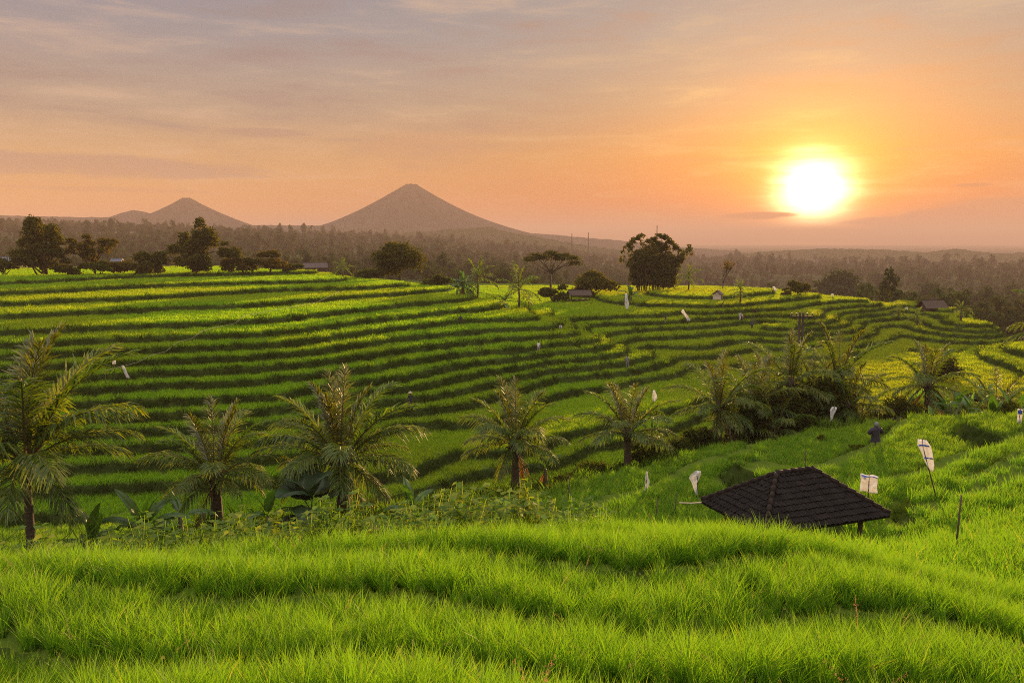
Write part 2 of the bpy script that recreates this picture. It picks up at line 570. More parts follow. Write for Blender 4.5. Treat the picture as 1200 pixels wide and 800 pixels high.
# valley floor and the steps down to the stream
cp(L(-1), (476, 553), (600, 529), (650, 514), (694, 502), (801, 477), (850, 466))
cp(L(-2), (509, 569), (600, 546), (697, 521), (815, 488))
cp(L(-1) + 0.36, (500, 515), (640, 480), (760, 450), (830, 440), (700, 470), (560, 510))
cp(L(-1) + 0.36, (930, 435), (1000, 425))
for px in (-100, 50, 200, 350):
    cpd(px, 50, -17.2)
cpd(480, 51, -18.3); cpd(600, 51, -18.3); cpd(700, 55, -18.3); cpd(800, 62, -17.8)
cpd(50, 42, -13.6); cpd(200, 43, -15.2); cpd(350, 43, -15.6); cpd(480, 44, -16); cpd(600, 44, -15.5); cpd(-100, 42, -13.5)
# near side: shelf with the palms
for px, d, z in ((-150, 28, -10.3), (20, 28, -10.4), (120, 29, -10.4), (240, 31, -10.6), (400, 31, -10.7), (500, 32, -10.6), (603, 33, -10.6), (680, 35, -10.6),
                 (738, 37, -10.7), (848, 43, -11.2), (920, 46, -11.6), (990, 52, -12.4), (1050, 58, -13.2), (1100, 56, -12.6), (1140, 52, -11.8), (1190, 48, -10.6), (1300, 45, -9.6),
                 (860, 52, -14.5), (930, 58, -15.5), (1000, 66, -16.2), (1100, 72, -15.9), (1180, 70, -14.8)):
    cpd(px, d, z)
# right-hand bowl of fields
cp(L(10), (759, 572), (782, 561), (817, 543), (874, 529))
cp(L(11), (866, 541), (947, 553), (985, 539), (1024, 521), (1043, 506), (1062, 492))
cp(L(12), (1031, 563), (1077, 553), (1135, 531), (1181, 515))
cp(L(13), (1070, 583), (1123, 563), (1196, 531), (1280, 505))
cp(-9.0, (820, 575)); cp(-9.0, (900, 535)); cp(-10.0, (960, 498)); cp(-8.9, (700, 592)); cp(-9.4, (700, 578)); cp(-9.3, (1010, 500)); cp(-7.9, (1120, 497)); cp(-7.3, (1200, 487)); cp(-6.9, (1290, 480))
# foreground slope below the camera
for px in (-500, 0, 300, 600, 800):
    cpd(px, 16.5, -7.0 if px > 250 else -7.2)
    cpd(px, 22, -8.7)
for px in (-700, -300, 0, 300, 600, 900, 1200, 1500):
    cpd(px, 4.3, -2.97); cpd(px, 7.5, -3.69)
    cpd(px, 1.2, -2.5)
for px in (-500, -100, 50, 200, 400, 600, 800, 950):
    e_ = float(np.interp(px, [-100, 50, 200, 400, 600, 800], [.55, .42, .24, .15, .20, .33]))
    cpd(px, 10.4, -4.36 + e_)
    cpd(px, 12.4, -5.25 + e_)
cpd(1020, 13.2, -4.85)
cpd(940, 15.5, -7.0); cpd(940, 19, -8.4); cpd(850, 18, -7.6); cpd(1040, 17, -6.6)
cpd(1100, 12.5, -4.82); cpd(1200, 12.5, -4.75); cpd(1400, 12.5, -4.5); cpd(1200, 17, -5.6); cpd(1400, 17, -5.4); cpd(1100, 17, -6.1)
cpd(1500, 30, -6.6); cpd(1700, 20, -5.4); cpd(-700, 30, -10.2); cpd(-700, 60, -15); cpd(-500, 90, -12); cpd(-400, 150, -7)
for a in (100, 140, 180, 220, 260):
    CP.append((15 * math.sin(rad(a)), 15 * math.cos(rad(a)), -0.6))
    CP.append((60 * math.sin(rad(a)), 60 * math.cos(rad(a)), 1.5))

CPA = np.array(CP)
OY = 6.0                                        # the log-polar maps are centred a little behind the camera


def warp(x, y):
    r = np.hypot(x, y + OY)
    return np.arctan2(x, y + OY) * 3.0, np.log(r) * 2.2


cu, cv_ = warp(CPA[:, 0], CPA[:, 1])


def tps(r2):
    return 0.5 * r2 * np.log(r2 + 1e-9)


nC = len(CPA)
K = tps((cu[:, None] - cu[None]) ** 2 + (cv_[:, None] - cv_[None]) ** 2)
K[np.arange(nC), np.arange(nC)] += 0.0006
A = np.zeros((nC + 3, nC + 3))
A[:nC, :nC] = K
A[:nC, nC] = 1; A[:nC, nC + 1] = cu; A[:nC, nC + 2] = cv_
A[nC:, :nC] = A[:nC, nC:].T
b = np.zeros(nC + 3)
b[:nC] = CPA[:, 2]
W = np.linalg.solve(A, b)


def base_height(x, y):
    u, v = warp(x, y)
    shp = u.shape
    u = u.ravel().astype(np.float32); v = v.ravel().astype(np.float32)
    o = np.empty(len(u), np.float32)
    cu32, cv32, w32 = cu.astype(np.float32), cv_.astype(np.float32), W[:nC].astype(np.float32)
    CH = 20000
    for i in range(0, len(u), CH):
        r2 = (u[i:i + CH, None] - cu32) ** 2 + (v[i:i + CH, None] - cv32) ** 2
        o[i:i + CH] = (0.5 * r2 * np.log(r2 + 1e-9)) @ w32
    o += W[nC] + W[nC + 1] * u + W[nC + 2] * v
    return o.reshape(shp)


# cheap smooth value noise
_tab = np.random.default_rng(3).random((256, 256)).astype(np.float32)


def vnoise(x, y):
    xi = np.floor(x).astype(int); yi = np.floor(y).astype(int)
    fx = x - xi; fy = y - yi
    fx = fx * fx * (3 - 2 * fx); fy = fy * fy * (3 - 2 * fy)
    g = lambda a, b_: _tab[a & 255, b_ & 255]
    return (g(xi, yi) * (1 - fx) + g(xi + 1, yi) * fx) * (1 - fy) + (g(xi, yi + 1) * (1 - fx) + g(xi + 1, yi + 1) * fx) * fy - 0.5


def fbm(x, y, o=4):
    s = 0; a = 1.0
    for i in range(o):
        s = s + a * vnoise(x * 2 ** i + 17 * i, y * 2 ** i + 31 * i); a *= 0.5
    return s


def sm(x, lo, hi):
    t = np.clip((x - lo) / (hi - lo), 0, 1)
    return t * t * (3 - 2 * t)


def far_height(x, y):
    """plain and wooded rises beyond the terraces"""
    r = np.hypot(x, y)
    a = np.degrees(np.arctan2(x, y))
    lft = sm(-a, -6, 26)
    mid = sm(-a, -14, 6)
    rgt = -16 - 20 * sm(r, 225, 330) - 10 * sm(r, 330, 800)
    cen = -14 - 8 * sm(r, 240, 330) - 8 * sm(r, 350, 700) + 12 * sm(r, 700, 1400)
    lf = -8 - 12 * sm(r, 260, 480) + 31 * sm(r, 450, 1250)
    z = rgt * (1 - mid) + cen * mid
    z = z * (1 - lft) + lf * lft
    z = z + (2 + 4 * sm(r, 400, 900)) * fbm(x / 260.0, y / 260.0, 3)
    return z


def near_gap(x, y):
    """the bare strips between the plots of the field in front: returns distance-like measure"""
    w = y + 0.10 * x + 0.35 * np.sin(x * 0.5 + 1) + 0.25 * np.sin(x * 1.3)
    g = np.full(x.shape, 9.0)
    saw = np.zeros(x.shape)
    cs = (2.6, 4.5, 5.9, 7.5, 9.3, 11.4)
    for i, c_ in enumerate(cs):
        q = w - c_ - 0.5 * vnoise(x * 0.45 + c_, y * 0 + 3)
        if c_ > 5: g = np.minimum(g, np.abs(q))
        nxt = cs[i + 1] - c_ if i < 5 else 2.0
        saw = np.where(q > 0, np.clip(q / nxt, 0, 1), saw)
    return g, saw


# polar sheet of ground: fine inside the view, coarse all round
az_f = np.radians(np.linspace(-46, 48, 1000))
az_l = np.radians(np.linspace(-180, -46, 40)[:-1])
az_r = np.radians(np.linspace(48, 180, 40)[1:])
AZ = np.concatenate([az_l, az_f, az_r])
rows = [1.0]
while rows[-1] < 11000:
    r = rows[-1]
    rows.append(r + (max(0.09, r * 0.0032) if r < 60 else r * 0.0030 if r < 235 else r * 0.016 if r < 3000 else r * 0.05))
RR = np.array(rows)
nA, nR = len(AZ), len(RR)
GX = (RR[:, None] * np.sin(AZ)[None]).astype(np.float64)
GY = (RR[:, None] * np.cos(AZ)[None] - OY)
nN = int(np.searchsorted(RR, 330))
B = np.zeros((nR, nA))
B[:nN] = base_height(GX[:nN], GY[:nN])
DD = np.hypot(GX, GY)
wob = 0.10 * fbm(GX[:nN] / 9.0, GY[:nN] / 9.0, 3) * sm(DD[:nN], 12, 40)
Bn = B[:nN] + wob
# distance along the ground to the next step up
gr = np.gradient(Bn, axis=0) / np.gradient(RR)[:nN, None]
ga = np.gradient(Bn, axis=1) / (np.gradient(AZ)[None] * RR[:nN, None])
slope = np.hypot(gr, ga) / STEP + 1e-4
U = (Bn - Z0) / STEP
nl = np.floor(U)
dup = (nl + 1 - U) / slope
wid = np.minimum(0.42, 0.5 / slope)
ris = np.clip(1 - dup / wid, 0, 1)
lipd = (U - nl) / slope                                   # distance uphill from the lip
Zt = Z0 + STEP * (nl + ris) + 0.06 * np.exp(-(lipd / 0.35) ** 2) * (ris == 0)
tw = sm(DD[:nN], 20, 26) * (1 - sm(DD[:nN], 205, 240))
# the near field keeps its slope, only softly stepped
TW = tw
Zn = Bn * (1 - tw) + Zt * tw
far = far_height(GX, GY)
bl = sm(DD, 215, 320)
Z = far.copy()
Z[:nN] = Zn * (1 - bl[:nN]) + far[:nN] * bl[:nN]
RIS = np.zeros((nR, nA)); RIS[:nN] = (ris > 0) * tw
UPD = np.full((nR, nA), 9.0); UPD[:nN] = np.where(tw > 0.3, dup - wid, 9.0)
LIP = np.full((nR, nA), 9.0); LIP[:nN] = np.where(tw > 0.3, lipd, 9.0)
g_, w_ = near_gap(GX[:nN], GY[:nN])
Z[:nN] += (1 - sm(DD[:nN], 10.6, 11.6)) * (0.10 * (1 - w_) - 0.01) * sm(DD[:nN], .5, 2)
rough = 0.03 * fbm(GX * 1.7, GY * 1.7, 2)
Z = Z + rough * (DD < 250)


def gidx(x, y):
    r = np.hypot(x, y + OY); a = np.arctan2(x, y + OY)
    fi = np.interp(r, RR, np.arange(nR)); fj = np.interp(a, AZ, np.arange(nA))
    return fi, fj


def gsample(G, x, y):
    fi, fj = gidx(np.asarray(x, float), np.asarray(y, float))
    i = np.clip(fi.astype(int), 0, nR - 2); j = np.clip(fj.astype(int), 0, nA - 2)
    a = fi - i; c_ = fj - j
    return (G[i, j] * (1 - c_) + G[i, j + 1] * c_) * (1 - a) + (G[i + 1, j] * (1 - c_) + G[i + 1, j + 1] * c_) * a


def hz(x, y):
    return float(gsample(Z, np.array([x]), np.array([y]))[0])


def colx(px):
    return math.atan((px - 600.0) / FPX / math.cos(PITCH))


def atd(px, d):
    a = colx(px)
    x, y = d * math.sin(a), d * math.cos(a)
    return Vector((x, y, hz(x, y)))


def hit(px, py, dmin=3.0, dmax=330.0):
    """first ground point along the sight line of a photo pixel"""
    dr = ray(px, py)
    t = np.geomspace(dmin, dmax, 4000)
    P = dr[None] * t[:, None]
    h = gsample(Z, P[:, 0], P[:, 1])
    k = np.argmax(P[:, 2] <= h)
    if P[k, 2] > h[k]:
        k = len(t) - 1
    return Vector((P[k, 0], P[k, 1], h[k]))


V = np.stack([GX, GY, Z], -1).reshape(-1, 3)
ii, jj = np.meshgrid(np.arange(nR - 1), np.arange(nA - 1), indexing='ij')
Q = np.stack([ii * nA + jj, ii * nA + jj + 1, (ii + 1) * nA + jj + 1, (ii + 1) * nA + jj], -1).reshape(-1, 4)
ic = np.arange(nR - 1)
Q = np.concatenate([Q, np.stack([ic * nA + nA - 1, ic * nA, (ic + 1) * nA, (ic + 1) * nA + nA - 1], -1)])
Q = Q[:, ::-1]


def ground_mat():
    m, N = new_mat('ground')
    out = N.node('ShaderNodeOutputMaterial')
    p = N.node('ShaderNodeBsdfDiffuse')
    geo = N.node('ShaderNodeNewGeometry')
    pos = geo.outputs['Position']
    sepn = N.node('ShaderNodeSeparateXYZ'); N.put(sepn.inputs[0], geo.outputs['True Normal'])
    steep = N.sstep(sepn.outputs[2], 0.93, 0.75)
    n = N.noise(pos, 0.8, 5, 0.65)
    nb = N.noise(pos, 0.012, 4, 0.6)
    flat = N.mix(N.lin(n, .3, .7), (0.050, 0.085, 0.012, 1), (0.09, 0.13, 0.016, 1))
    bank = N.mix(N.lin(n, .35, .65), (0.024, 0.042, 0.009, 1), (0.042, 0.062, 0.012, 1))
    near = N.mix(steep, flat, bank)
    dist = N.vm('LENGTH', pos)
    farc = N.ramp(N.lin(nb, .35, .65), [(0, (0.022, 0.032, 0.012)), (0.55, (0.035, 0.045, 0.014)), (0.75, (0.05, 0.06, 0.016)), (1, (0.06, 0.068, 0.02))])
    colr = N.mix(N.sstep(dist, 230, 330), near, farc)
    N.put(p.inputs[0], colr)
    N.t.links.new(p.outputs[0], out.inputs[0])
    return m


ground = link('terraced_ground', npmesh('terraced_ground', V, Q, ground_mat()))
tag(ground, 'green terraced hillside running down into a valley', 'ground', kind='structure')
print('ground', len(V), 'cp', nC)

# ------------------------------------------------------------------ mountains
HZD = 2500.0


def ridge_mesh(name, d, prof, depth, mat, base=-60.0, seed=0, rough_=1.0, fold=1.0, nx=260, ny=60):
    """a real hill: skyline heights prof [(px, py)] at distance d, falling away in front and behind"""
    pxs = [p[0] for p in prof]
    xs = np.linspace(pxs[0], pxs[-1], nx)
    top = np.interp(xs, pxs, [p[1] for p in prof])
    ker = np.array([1, 2, 3, 2, 1.]) / 9
    top = np.convolve(np.pad(top, 2, mode='edge'), ker, 'valid')
    az_ = np.arctan((xs - 600.0) / FPX / math.cos(PITCH))
    zt = np.array([math.tan(math.asin(ray(x_, y_)[2])) * d for x_, y_ in zip(xs, top)])
    tt = np.linspace(-1, 1, ny)
    VV = np.zeros((ny, nx, 3))
    for k, t in enumerate(tt):
        dd = d + depth * t
        prof_t = (1 - abs(t)) ** 1.25
        x_ = dd * np.sin(az_); y_ = dd * np.cos(az_)
        g = fbm(az_ * 60 * fold + seed + 0.7 * abs(t), np.full(nx, t * 3.0 + seed), 4)
        z_ = base + (zt - base) * np.clip(prof_t * (1 + 0.30 * g * abs(t)), 0, 1.0)
        z_ = z_ + rough_ * fbm(az_ * 220 + seed, np.full(nx, t * 8.0), 3) * prof_t
        VV[k, :, 0] = x_; VV[k, :, 1] = y_; VV[k, :, 2] = z_
    i_, j_ = np.meshgrid(np.arange(ny - 1), np.arange(nx - 1), indexing='ij')
    q = np.stack([i_ * nx + j_, i_ * nx + j_ + 1, (i_ + 1) * nx + j_ + 1, (i_ + 1) * nx + j_], -1).reshape(-1, 4)
    return link(name, npmesh(name, VV.reshape(-1, 3), q, mat))


def rock_mat():
    m, N = new_mat('mountain')
    out = N.node('ShaderNodeOutputMaterial')
    p = N.node('ShaderNodeBsdfDiffuse')
    geo = N.node('ShaderNodeNewGeometry')
    n = N.noise(geo.outputs['Position'], 0.01, 6, 0.65)
    N.put(p.inputs[0], N.mix(N.lin(n, .3, .7), (0.035, 0.04, 0.025, 1), (0.075, 0.06, 0.045, 1)))
    N.t.links.new(p.outputs[0], out.inputs[0])
    return m


rock = rock_mat()


def volcano(name, px, py, d, rim, k, mat, seed):
    """cone of revolution with a concave flank and gullies; rim in metres, k = flank radius"""
    pk = ray(px, py); pk = pk / math.hypot(pk[0], pk[1]) * d
    H = pk[2] + 45
    nr, na = 70, 200
    VV = np.zeros((nr, na, 3))
    for i in range(nr):
        r = rim + (i / (nr - 1)) ** 1.6 * k * 5
        for_r = r
        an = np.linspace(0, 2 * PI, na, endpoint=False)
        g = fbm(np.cos(an) * 7 + seed, np.sin(an) * 7 + 9, 4)
        h = H * np.exp(-(max(r - rim, 0) / k)) * (1 + 0.22 * g * (1 - math.exp(-3 * (r - rim) / k)))
        VV[i, :, 0] = pk[0] + r * np.cos(an); VV[i, :, 1] = pk[1] + r * np.sin(an)
        VV[i, :, 2] = -45 + h + (0.02 * H * fbm(np.cos(an) * 3 + seed, np.sin(an) * 3, 2) if i < 6 else 0)
    i_, j_ = np.meshgrid(np.arange(nr - 1), np.arange(na), indexing='ij')
    jn = (j_ + 1) % na
    q = np.stack([i_ * na + j_, i_ * na + jn, (i_ + 1) * na + jn, (i_ + 1) * na + j_], -1).reshape(-1, 4)
    Vf = VV.reshape(-1, 3)
    me = npmesh(name, Vf, q[:, ::-1], mat)
    return link(name, me)


tag(volcano('mountain', 482, 216, HZD, 16, 296, rock, 2.0), 'tall conical volcano in the haze above the valley', 'mountain', kind='structure')
tag(volcano('mountain', 218, 232, HZD * 1.02, 9, 266, rock, 5.0), 'smaller distant volcano with a shoulder', 'mountain', kind='structure')
tag(ridge_mesh('mountain', HZD * 1.01, [(100, 270), (130, 256), (150, 249), (165, 245), (180, 248), (196, 252), (230, 262), (260, 275)], 320, rock, -45, 3, 1.5), 'low shoulder of the distant volcano', 'mountain', kind='structure')
tag(ridge_mesh('hills', HZD * 1.05, [(-300, 252), (-100, 252), (0, 251), (60, 253), (140, 254), (230, 258), (300, 263), (400, 264), (520, 266), (640, 274), (720, 281), (800, 290), (860, 294)], 440, rock, -45, 1, 2.5), 'long hazy flank of the mountains', 'hills', kind='structure')
tag(ridge_mesh('hills', 1850, [(400, 292), (430, 281), (455, 274), (480, 271), (505, 271), (520, 268), (545, 267), (572, 265), (600, 272), (640, 279), (690, 288), (740, 295), (790, 302)], 220, M['forest'], -45, 8, 3), 'dark wooded hill in front of the volcano', 'hills', kind='structure')
tag(ridge_mesh('hills', 2300, [(820, 300), (900, 294), (960, 291), (1030, 292), (1080, 296), (1110, 291), (1130, 293), (1160, 297), (1185, 296), (1240, 294), (1400, 290)], 260, M['forest'], -45, 4, 2.5), 'faint low hills on the sunny plain', 'hills', kind='structure')


# ------------------------------------------------------------------ plant prototypes for the ground cover
def blades(n, hgt, width, spread, lean, seg, seed, hv=0.35, droop=0.5):
    """a tuft of n curved grass blades as strips of quads"""
    R = np.random.default_rng(seed)
    VV, FF, TT = [], [], []
    for i in range(n):
        a = R.random() * 2 * PI
        rr = spread * math.sqrt(R.random())
        bx, by = rr * math.cos(a), rr * math.sin(a)
        h = hgt * (1 - hv + 2 * hv * R.random())
        la = R.random() * 2 * PI
        le = lean * (0.25 + R.random())
        w = width * (0.7 + 0.6 * R.random())
        fa = R.random() * PI
        wx, wy = math.cos(fa) * w / 2, math.sin(fa) * w / 2
        o = len(VV)
        for k in range(seg + 1):
            t = k / seg
            off = h * (le * t + droop * le * t ** 3)
            zz = h * (t - 0.25 * droop * le * t ** 3)
            tw = (1 - t ** 2.2) * (0.75 + 0.25 * min(1, t * 4)) + 0.04
            cx, cy = bx + off * math.cos(la), by + off * math.sin(la)
            VV.append((cx - wx * tw, cy - wy * tw, zz)); VV.append((cx + wx * tw, cy + wy * tw, zz)); TT += [t, t]
        for k in range(seg):
            FF.append((o + 2 * k, o + 2 * k + 1, o + 2 * k + 3, o + 2 * k + 2))
    return np.array(VV), np.array(FF), np.array(TT)


def proto(name, V_, F_, mat, T_=None):
    """instanced source, not part of the scene itself"""
    o = bpy.data.objects.new(name, npmesh(name, V_, F_, mat))
    if T_ is not None:
        o.data.attributes.new('along', 'FLOAT', 'POINT').data.foreach_set('value', np.asarray(T_, np.float32))
    return o


def blade_proto(name, mat, *a, **kw):
    V_, F_, T_ = blades(*a, **kw)
    return proto(name, V_, F_, mat, T_)


def scatter_nodes(name, protos):
    ng = bpy.data.node_groups.new(name, 'GeometryNodeTree')
    ng.interface.new_socket('Geometry', in_out='INPUT', socket_type='NodeSocketGeometry')
    ng.interface.new_socket('Geometry', in_out='OUTPUT', socket_type='NodeSocketGeometry')
    n = ng.nodes
    gi = n.new('NodeGroupInput'); go = n.new('NodeGroupOutput')
    g2i = n.new('GeometryNodeGeometryToInstance')
    for p in reversed(protos):
        oi = n.new('GeometryNodeObjectInfo')
        oi.inputs['Object'].default_value = p
        oi.inputs['As Instance'].default_value = True
        ng.links.new(oi.outputs['Geometry'], g2i.inputs[0])
    iop = n.new('GeometryNodeInstanceOnPoints')
    iop.inputs['Pick Instance'].default_value = True
    def attr(nm, typ):
        a = n.new('GeometryNodeInputNamedAttribute'); a.data_type = typ
        a.inputs['Name'].default_value = nm
        return a.outputs['Attribute']
    ng.links.new(gi.outputs[0], iop.inputs['Points'])
    if len(protos) == 1:
        ng.links.new(g2i.outputs[0], iop.inputs['Instance'])
    else:
        ng.links.new(g2i.outputs[0], iop.inputs['Instance'])
    ng.links.new(attr('variant', 'INT'), iop.inputs['Instance Index'])
    ng.links.new(attr('turn', 'FLOAT_VECTOR'), iop.inputs['Rotation'])
    ng.links.new(attr('size', 'FLOAT_VECTOR'), iop.inputs['Scale'])
    ng.links.new(iop.outputs[0], go.inputs[0])
    return ng


def scatter(name, P, turn, size, variant, protos, label, cat):
    me = bpy.data.meshes.new(name)
    me.vertices.add(len(P))
    me.vertices.foreach_set('co', np.asarray(P, np.float32).ravel())
    a = me.attributes.new('turn', 'FLOAT_VECTOR', 'POINT'); a.data.foreach_set('vector', np.asarray(turn, np.float32).ravel())
    a = me.attributes.new('size', 'FLOAT_VECTOR', 'POINT'); a.data.foreach_set('vector', np.asarray(size, np.float32).ravel())
    a = me.attributes.new('variant', 'INT', 'POINT'); a.data.foreach_set('value', np.asarray(variant, np.int32))
    me.update()
    o = link(name, me)
    md = o.modifiers.new('scatter', 'NODES')
    md.node_group = scatter_nodes(name, protos)
    tag(o, label, cat, kind='stuff')
    print(name, len(P))
    return o


HUT = (6.601, 18.062)


def polar_points(d0, d1, dens, amax=40.0, amin=-40.0):
    a0, a1 = rad(amin), rad(amax)
    area = 0.5 * (d1 * d1 - d0 * d0) * (a1 - a0)
    n = int(area * dens)
    r = np.sqrt(rng.random(n) * (d1 * d1 - d0 * d0) + d0 * d0)
    a = a0 + rng.random(n) * (a1 - a0)
    return r * np.sin(a), r * np.cos(a)


BORD = []
for ln in (((700, 594), (720, 584), (759, 572), (782, 561), (817, 544), (874, 530), (920, 514), (962, 500)), ((850, 556), (866, 541), (905, 547), (947, 555), (985, 540), (1024, 522), (1043, 507), (1062, 492)),
           ((1031, 564), (1077, 554), (1135, 532), (1181, 516), (1215, 500)), ((1050, 590), (1123, 564), (1196, 532), (1240, 512)), ((1045, 616), (1100, 594), (1160, 574), (1215, 552)), ((1060, 640), (1125, 620), (1210, 594)),
           ((820, 588), (880, 560), (910, 548))):
    w_ = [hit(*q) for q in ln]
    BORD += [(w_[i].x, w_[i].y, w_[i + 1].x, w_[i + 1].y) for i in range(len(w_) - 1)]


def border_dist(x, y):
    o = np.full(np.shape(x), 99.0)
    for ax, ay, bx, by in BORD:
        dx, dy = bx - ax, by - ay
        t = np.clip(((x - ax) * dx + (y - ay) * dy) / (dx * dx + dy * dy + 1e-9), 0, 1)
        o = np.minimum(o, np.hypot(x - ax - t * dx, y - ay - t * dy))
    return o


def paddy_mask(x, y):
    d = np.hypot(x, y)
    lip = gsample(RIS, x, y)
    ok = lip < 0.02
    ok &= ~((gsample(UPD, x, y) < np.where(d > 50, .25, .4)) & (d > 20))
    ok &= np.hypot(x - HUT[0], y - HUT[1]) > 1.55
    ok &= (d < 11) | (d > 48) | (border_dist(x, y) > 0.36)
    return ok


def place_rice(name, d0, d1, dens, protos, s0, label, amax=40, weed_cut=False, hvar=0.3):
    x, y = polar_points(d0, d1, dens, amax, -amax)
    ok = paddy_mask(x, y)
    x, y = x[ok], y[ok]
    d = np.hypot(x, y)
    px = 600 + FPX * (x / y) * 1.0
    sc = np.full(len(x), 1.0)
    # no rice on the scrub shelf where the palms stand, nor on the stream banks
    b0 = gsample(BELT, x, y)
    ok = (b0 < 0.5) & ~weed_rim(x, y)
    x, y, d, sc = x[ok], y[ok], d[ok], sc[ok]
    if d0 < 13:
        g, w_ = near_gap(x, y)
        ok = (g > 0.07) | (d > 11.2)
        x, y, d, sc, g, w_ = x[ok], y[ok], d[ok], sc[ok], g[ok], w_[ok]
        sc = sc * np.where(d < 11.2, (1.22 - 0.40 * w_) * np.clip(.55 + 1.6 * g, .55, 1.0), 1.0)
    h = gsample(Z, x, y)
    lipd_ = gsample(LIP, x, y)
    n = len(x)
    sc = sc * s0 * (1 + hvar * (rng.random(n) - .5) * 2) * (1 + 0.13 * fbm(x / 1.6, y / 1.6, 2))
    sc = sc * (1 + 0.08 * fbm(x / 7, y / 7, 2))
    turn = np.stack([0.12 * rng.standard_normal(n), 0.12 * rng.standard_normal(n), rng.random(n) * 6.283], -1)
    size = np.stack([sc, sc, sc * (1 + 0.2 * (rng.random(n) - .5))], -1)
    return scatter(name, np.stack([x, y, h - 0.02], -1), turn, size, rng.integers(0, len(protos), n), protos, label, 'rice')


# belt of scrub: the shelf behind the front field, from left to the middle, and round the right-hand grove
def belt_field():
    d = DD; a = np.degrees(np.arctan2(GX, GY))
    pxg = 600 + FPX * np.tan(np.radians(np.clip(a, -80, 80)))
    lo = np.interp(pxg, [-200, 0, 200, 400, 540, 640, 700, 760, 850, 950], [11.9, 11.8, 11.3, 11.1, 11.1, 30, 33, 35.5, 41, 44])
    hi = np.interp(pxg, [-200, 0, 60, 200, 400, 600, 700, 760, 850, 950, 1050], [30, 30, 31, 36, 41, 44, 44, 44, 50, 55, 60])
    bb = (d > lo) & (d < hi)
    lo2 = np.interp(pxg, [760, 850, 950, 1050, 1150, 1300], [34, 40, 43, 49, 45, 41])
    hi2 = np.interp(pxg, [760, 850, 950, 1050, 1150, 1300], [44, 50, 58, 64, 58, 54])
    bb |= (pxg > 750) & (d > lo2) & (d < hi2)
    return bb.astype(float)


BELT = belt_field()


def weed_rim(x, y):
    px = 600 + FPX * x / np.maximum(y, .1)
    lo_ = np.interp(px, [-200, 0, 200, 400, 600, 720], [11.9, 11.8, 11.3, 11.1, 11.1, 11.4])
    d = np.hypot(x, y)
    return (px < 715) & (d > lo_) & (d < lo_ + 2.6)

near_p = [blade_proto('rice_tuft', M['rice'], 40, 0.255, 0.0058, 0.030, 0.34, 4, 11 + k, droop=0.7) for k in range(5)]
mid_p = [blade_proto('rice_patch', M['rice'], 44, 0.27, 0.015, 0.22, 0.34, 3, 31 + k) for k in range(4)]
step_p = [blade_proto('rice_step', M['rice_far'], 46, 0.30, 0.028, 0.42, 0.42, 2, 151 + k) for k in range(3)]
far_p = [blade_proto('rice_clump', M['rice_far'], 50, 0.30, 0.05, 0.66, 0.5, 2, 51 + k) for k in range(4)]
bank_p = [blade_proto('bank_tuft', M['bank'], 26, 0.36, 0.03, 0.35, 0.9, 2, 71 + k) for k in range(3)]

place_rice('rice', 1.6, 11.6, 88, near_p, 1.0, 'tall bright green rice filling the field in front', 44)
place_rice('rice', 11.0, 45, 22, mid_p, 1.0, 'green rice on the middle fields of the bowl')
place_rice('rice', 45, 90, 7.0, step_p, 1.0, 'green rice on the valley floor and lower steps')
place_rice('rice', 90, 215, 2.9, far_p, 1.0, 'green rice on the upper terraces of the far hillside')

# ripening ears, dry blades and tall seeding weeds standing out of the front field
def ear_proto(seed, kind):
    R = np.random.default_rng(seed)
    V_, F_ = [], []
    h = 0.40 if kind == 'ear' else 0.62
    pts = []
    for i in range(9):
        t = i / 8
        pts.append(np.array([0.10 * t ** 2 + (0.16 * max(0, t - .55) / .45 if kind == 'ear' else .10 * t ** 3), 0.0, h * (t - (0.25 * max(0, t - .6) if kind == 'ear' else 0.05 * t))]))
    for i in range(8):
        o = len(V_); w = 0.0022
        V_ += [tuple(pts[i] + [0, -w, 0]), tuple(pts[i] + [0, w, 0]), tuple(pts[i + 1] + [0, w, 0]), tuple(pts[i + 1] + [0, -w, 0])]; F_.append((o, o + 1, o + 2, o + 3))
    for i in range(46):
        t = .58 + .42 * R.random() if kind == 'ear' else .62 + .38 * R.random()
        k = min(int(t * 8), 7); p = pts[k] + (pts[k + 1] - pts[k]) * (t * 8 - k)
        d = R.standard_normal(3) * .5 + [.3, 0, -.5 if kind == 'ear' else .3]; d /= np.linalg.norm(d)
        u = np.cross(d, R.standard_normal(3)); u /= np.linalg.norm(u)
        l = .014 if kind == 'ear' else .018; p = p + d * .008 * (1 if kind == 'ear' else 2.2 * (1.1 - t) * 3)
        o = len(V_); V_ += [tuple(p), tuple(p + d * l * .5 + u * .0032), tuple(p + d * l), tuple(p + d * l * .5 - u * .0032)]; F_.append((o, o + 1, o + 2, o + 3))
    return np.array(V_), np.array(F_)


M['ear'] = leaf_mat('ear', [(0.24, 0.22, 0.06), (0.36, 0.31, 0.12)], 0.4, (1.4, 1.3, .8), 3.0)
M['seed'] = leaf_mat('seed', [(0.22, 0.13, 0.07), (0.34, 0.22, 0.13)], 0.4, (1.4, 1.2, .8), 3.0)
ear_p = [proto('ear', *ear_proto(900 + k, 'ear'), M['ear']) for k in range(3)] + [proto('seed_head', *ear_proto(910, 'seed'), M['seed'])]
x, y = polar_points(2.5, 11.0, 3.5, 42, -42)
x = np.append(x, [math.sin(colx(q)) * r_ for q, r_ in ((1040, 5.6), (1046, 5.7), (632, 4.3), (628, 4.4), (640, 4.3), (800, 4.2), (806, 4.25), (1025, 7.2))]); y = np.append(y, [math.cos(colx(q)) * r_ for q, r_ in ((1040, 5.6), (1046, 5.7), (632, 4.3), (628, 4.4), (640, 4.3), (800, 4.2), (806, 4.25), (1025, 7.2))])
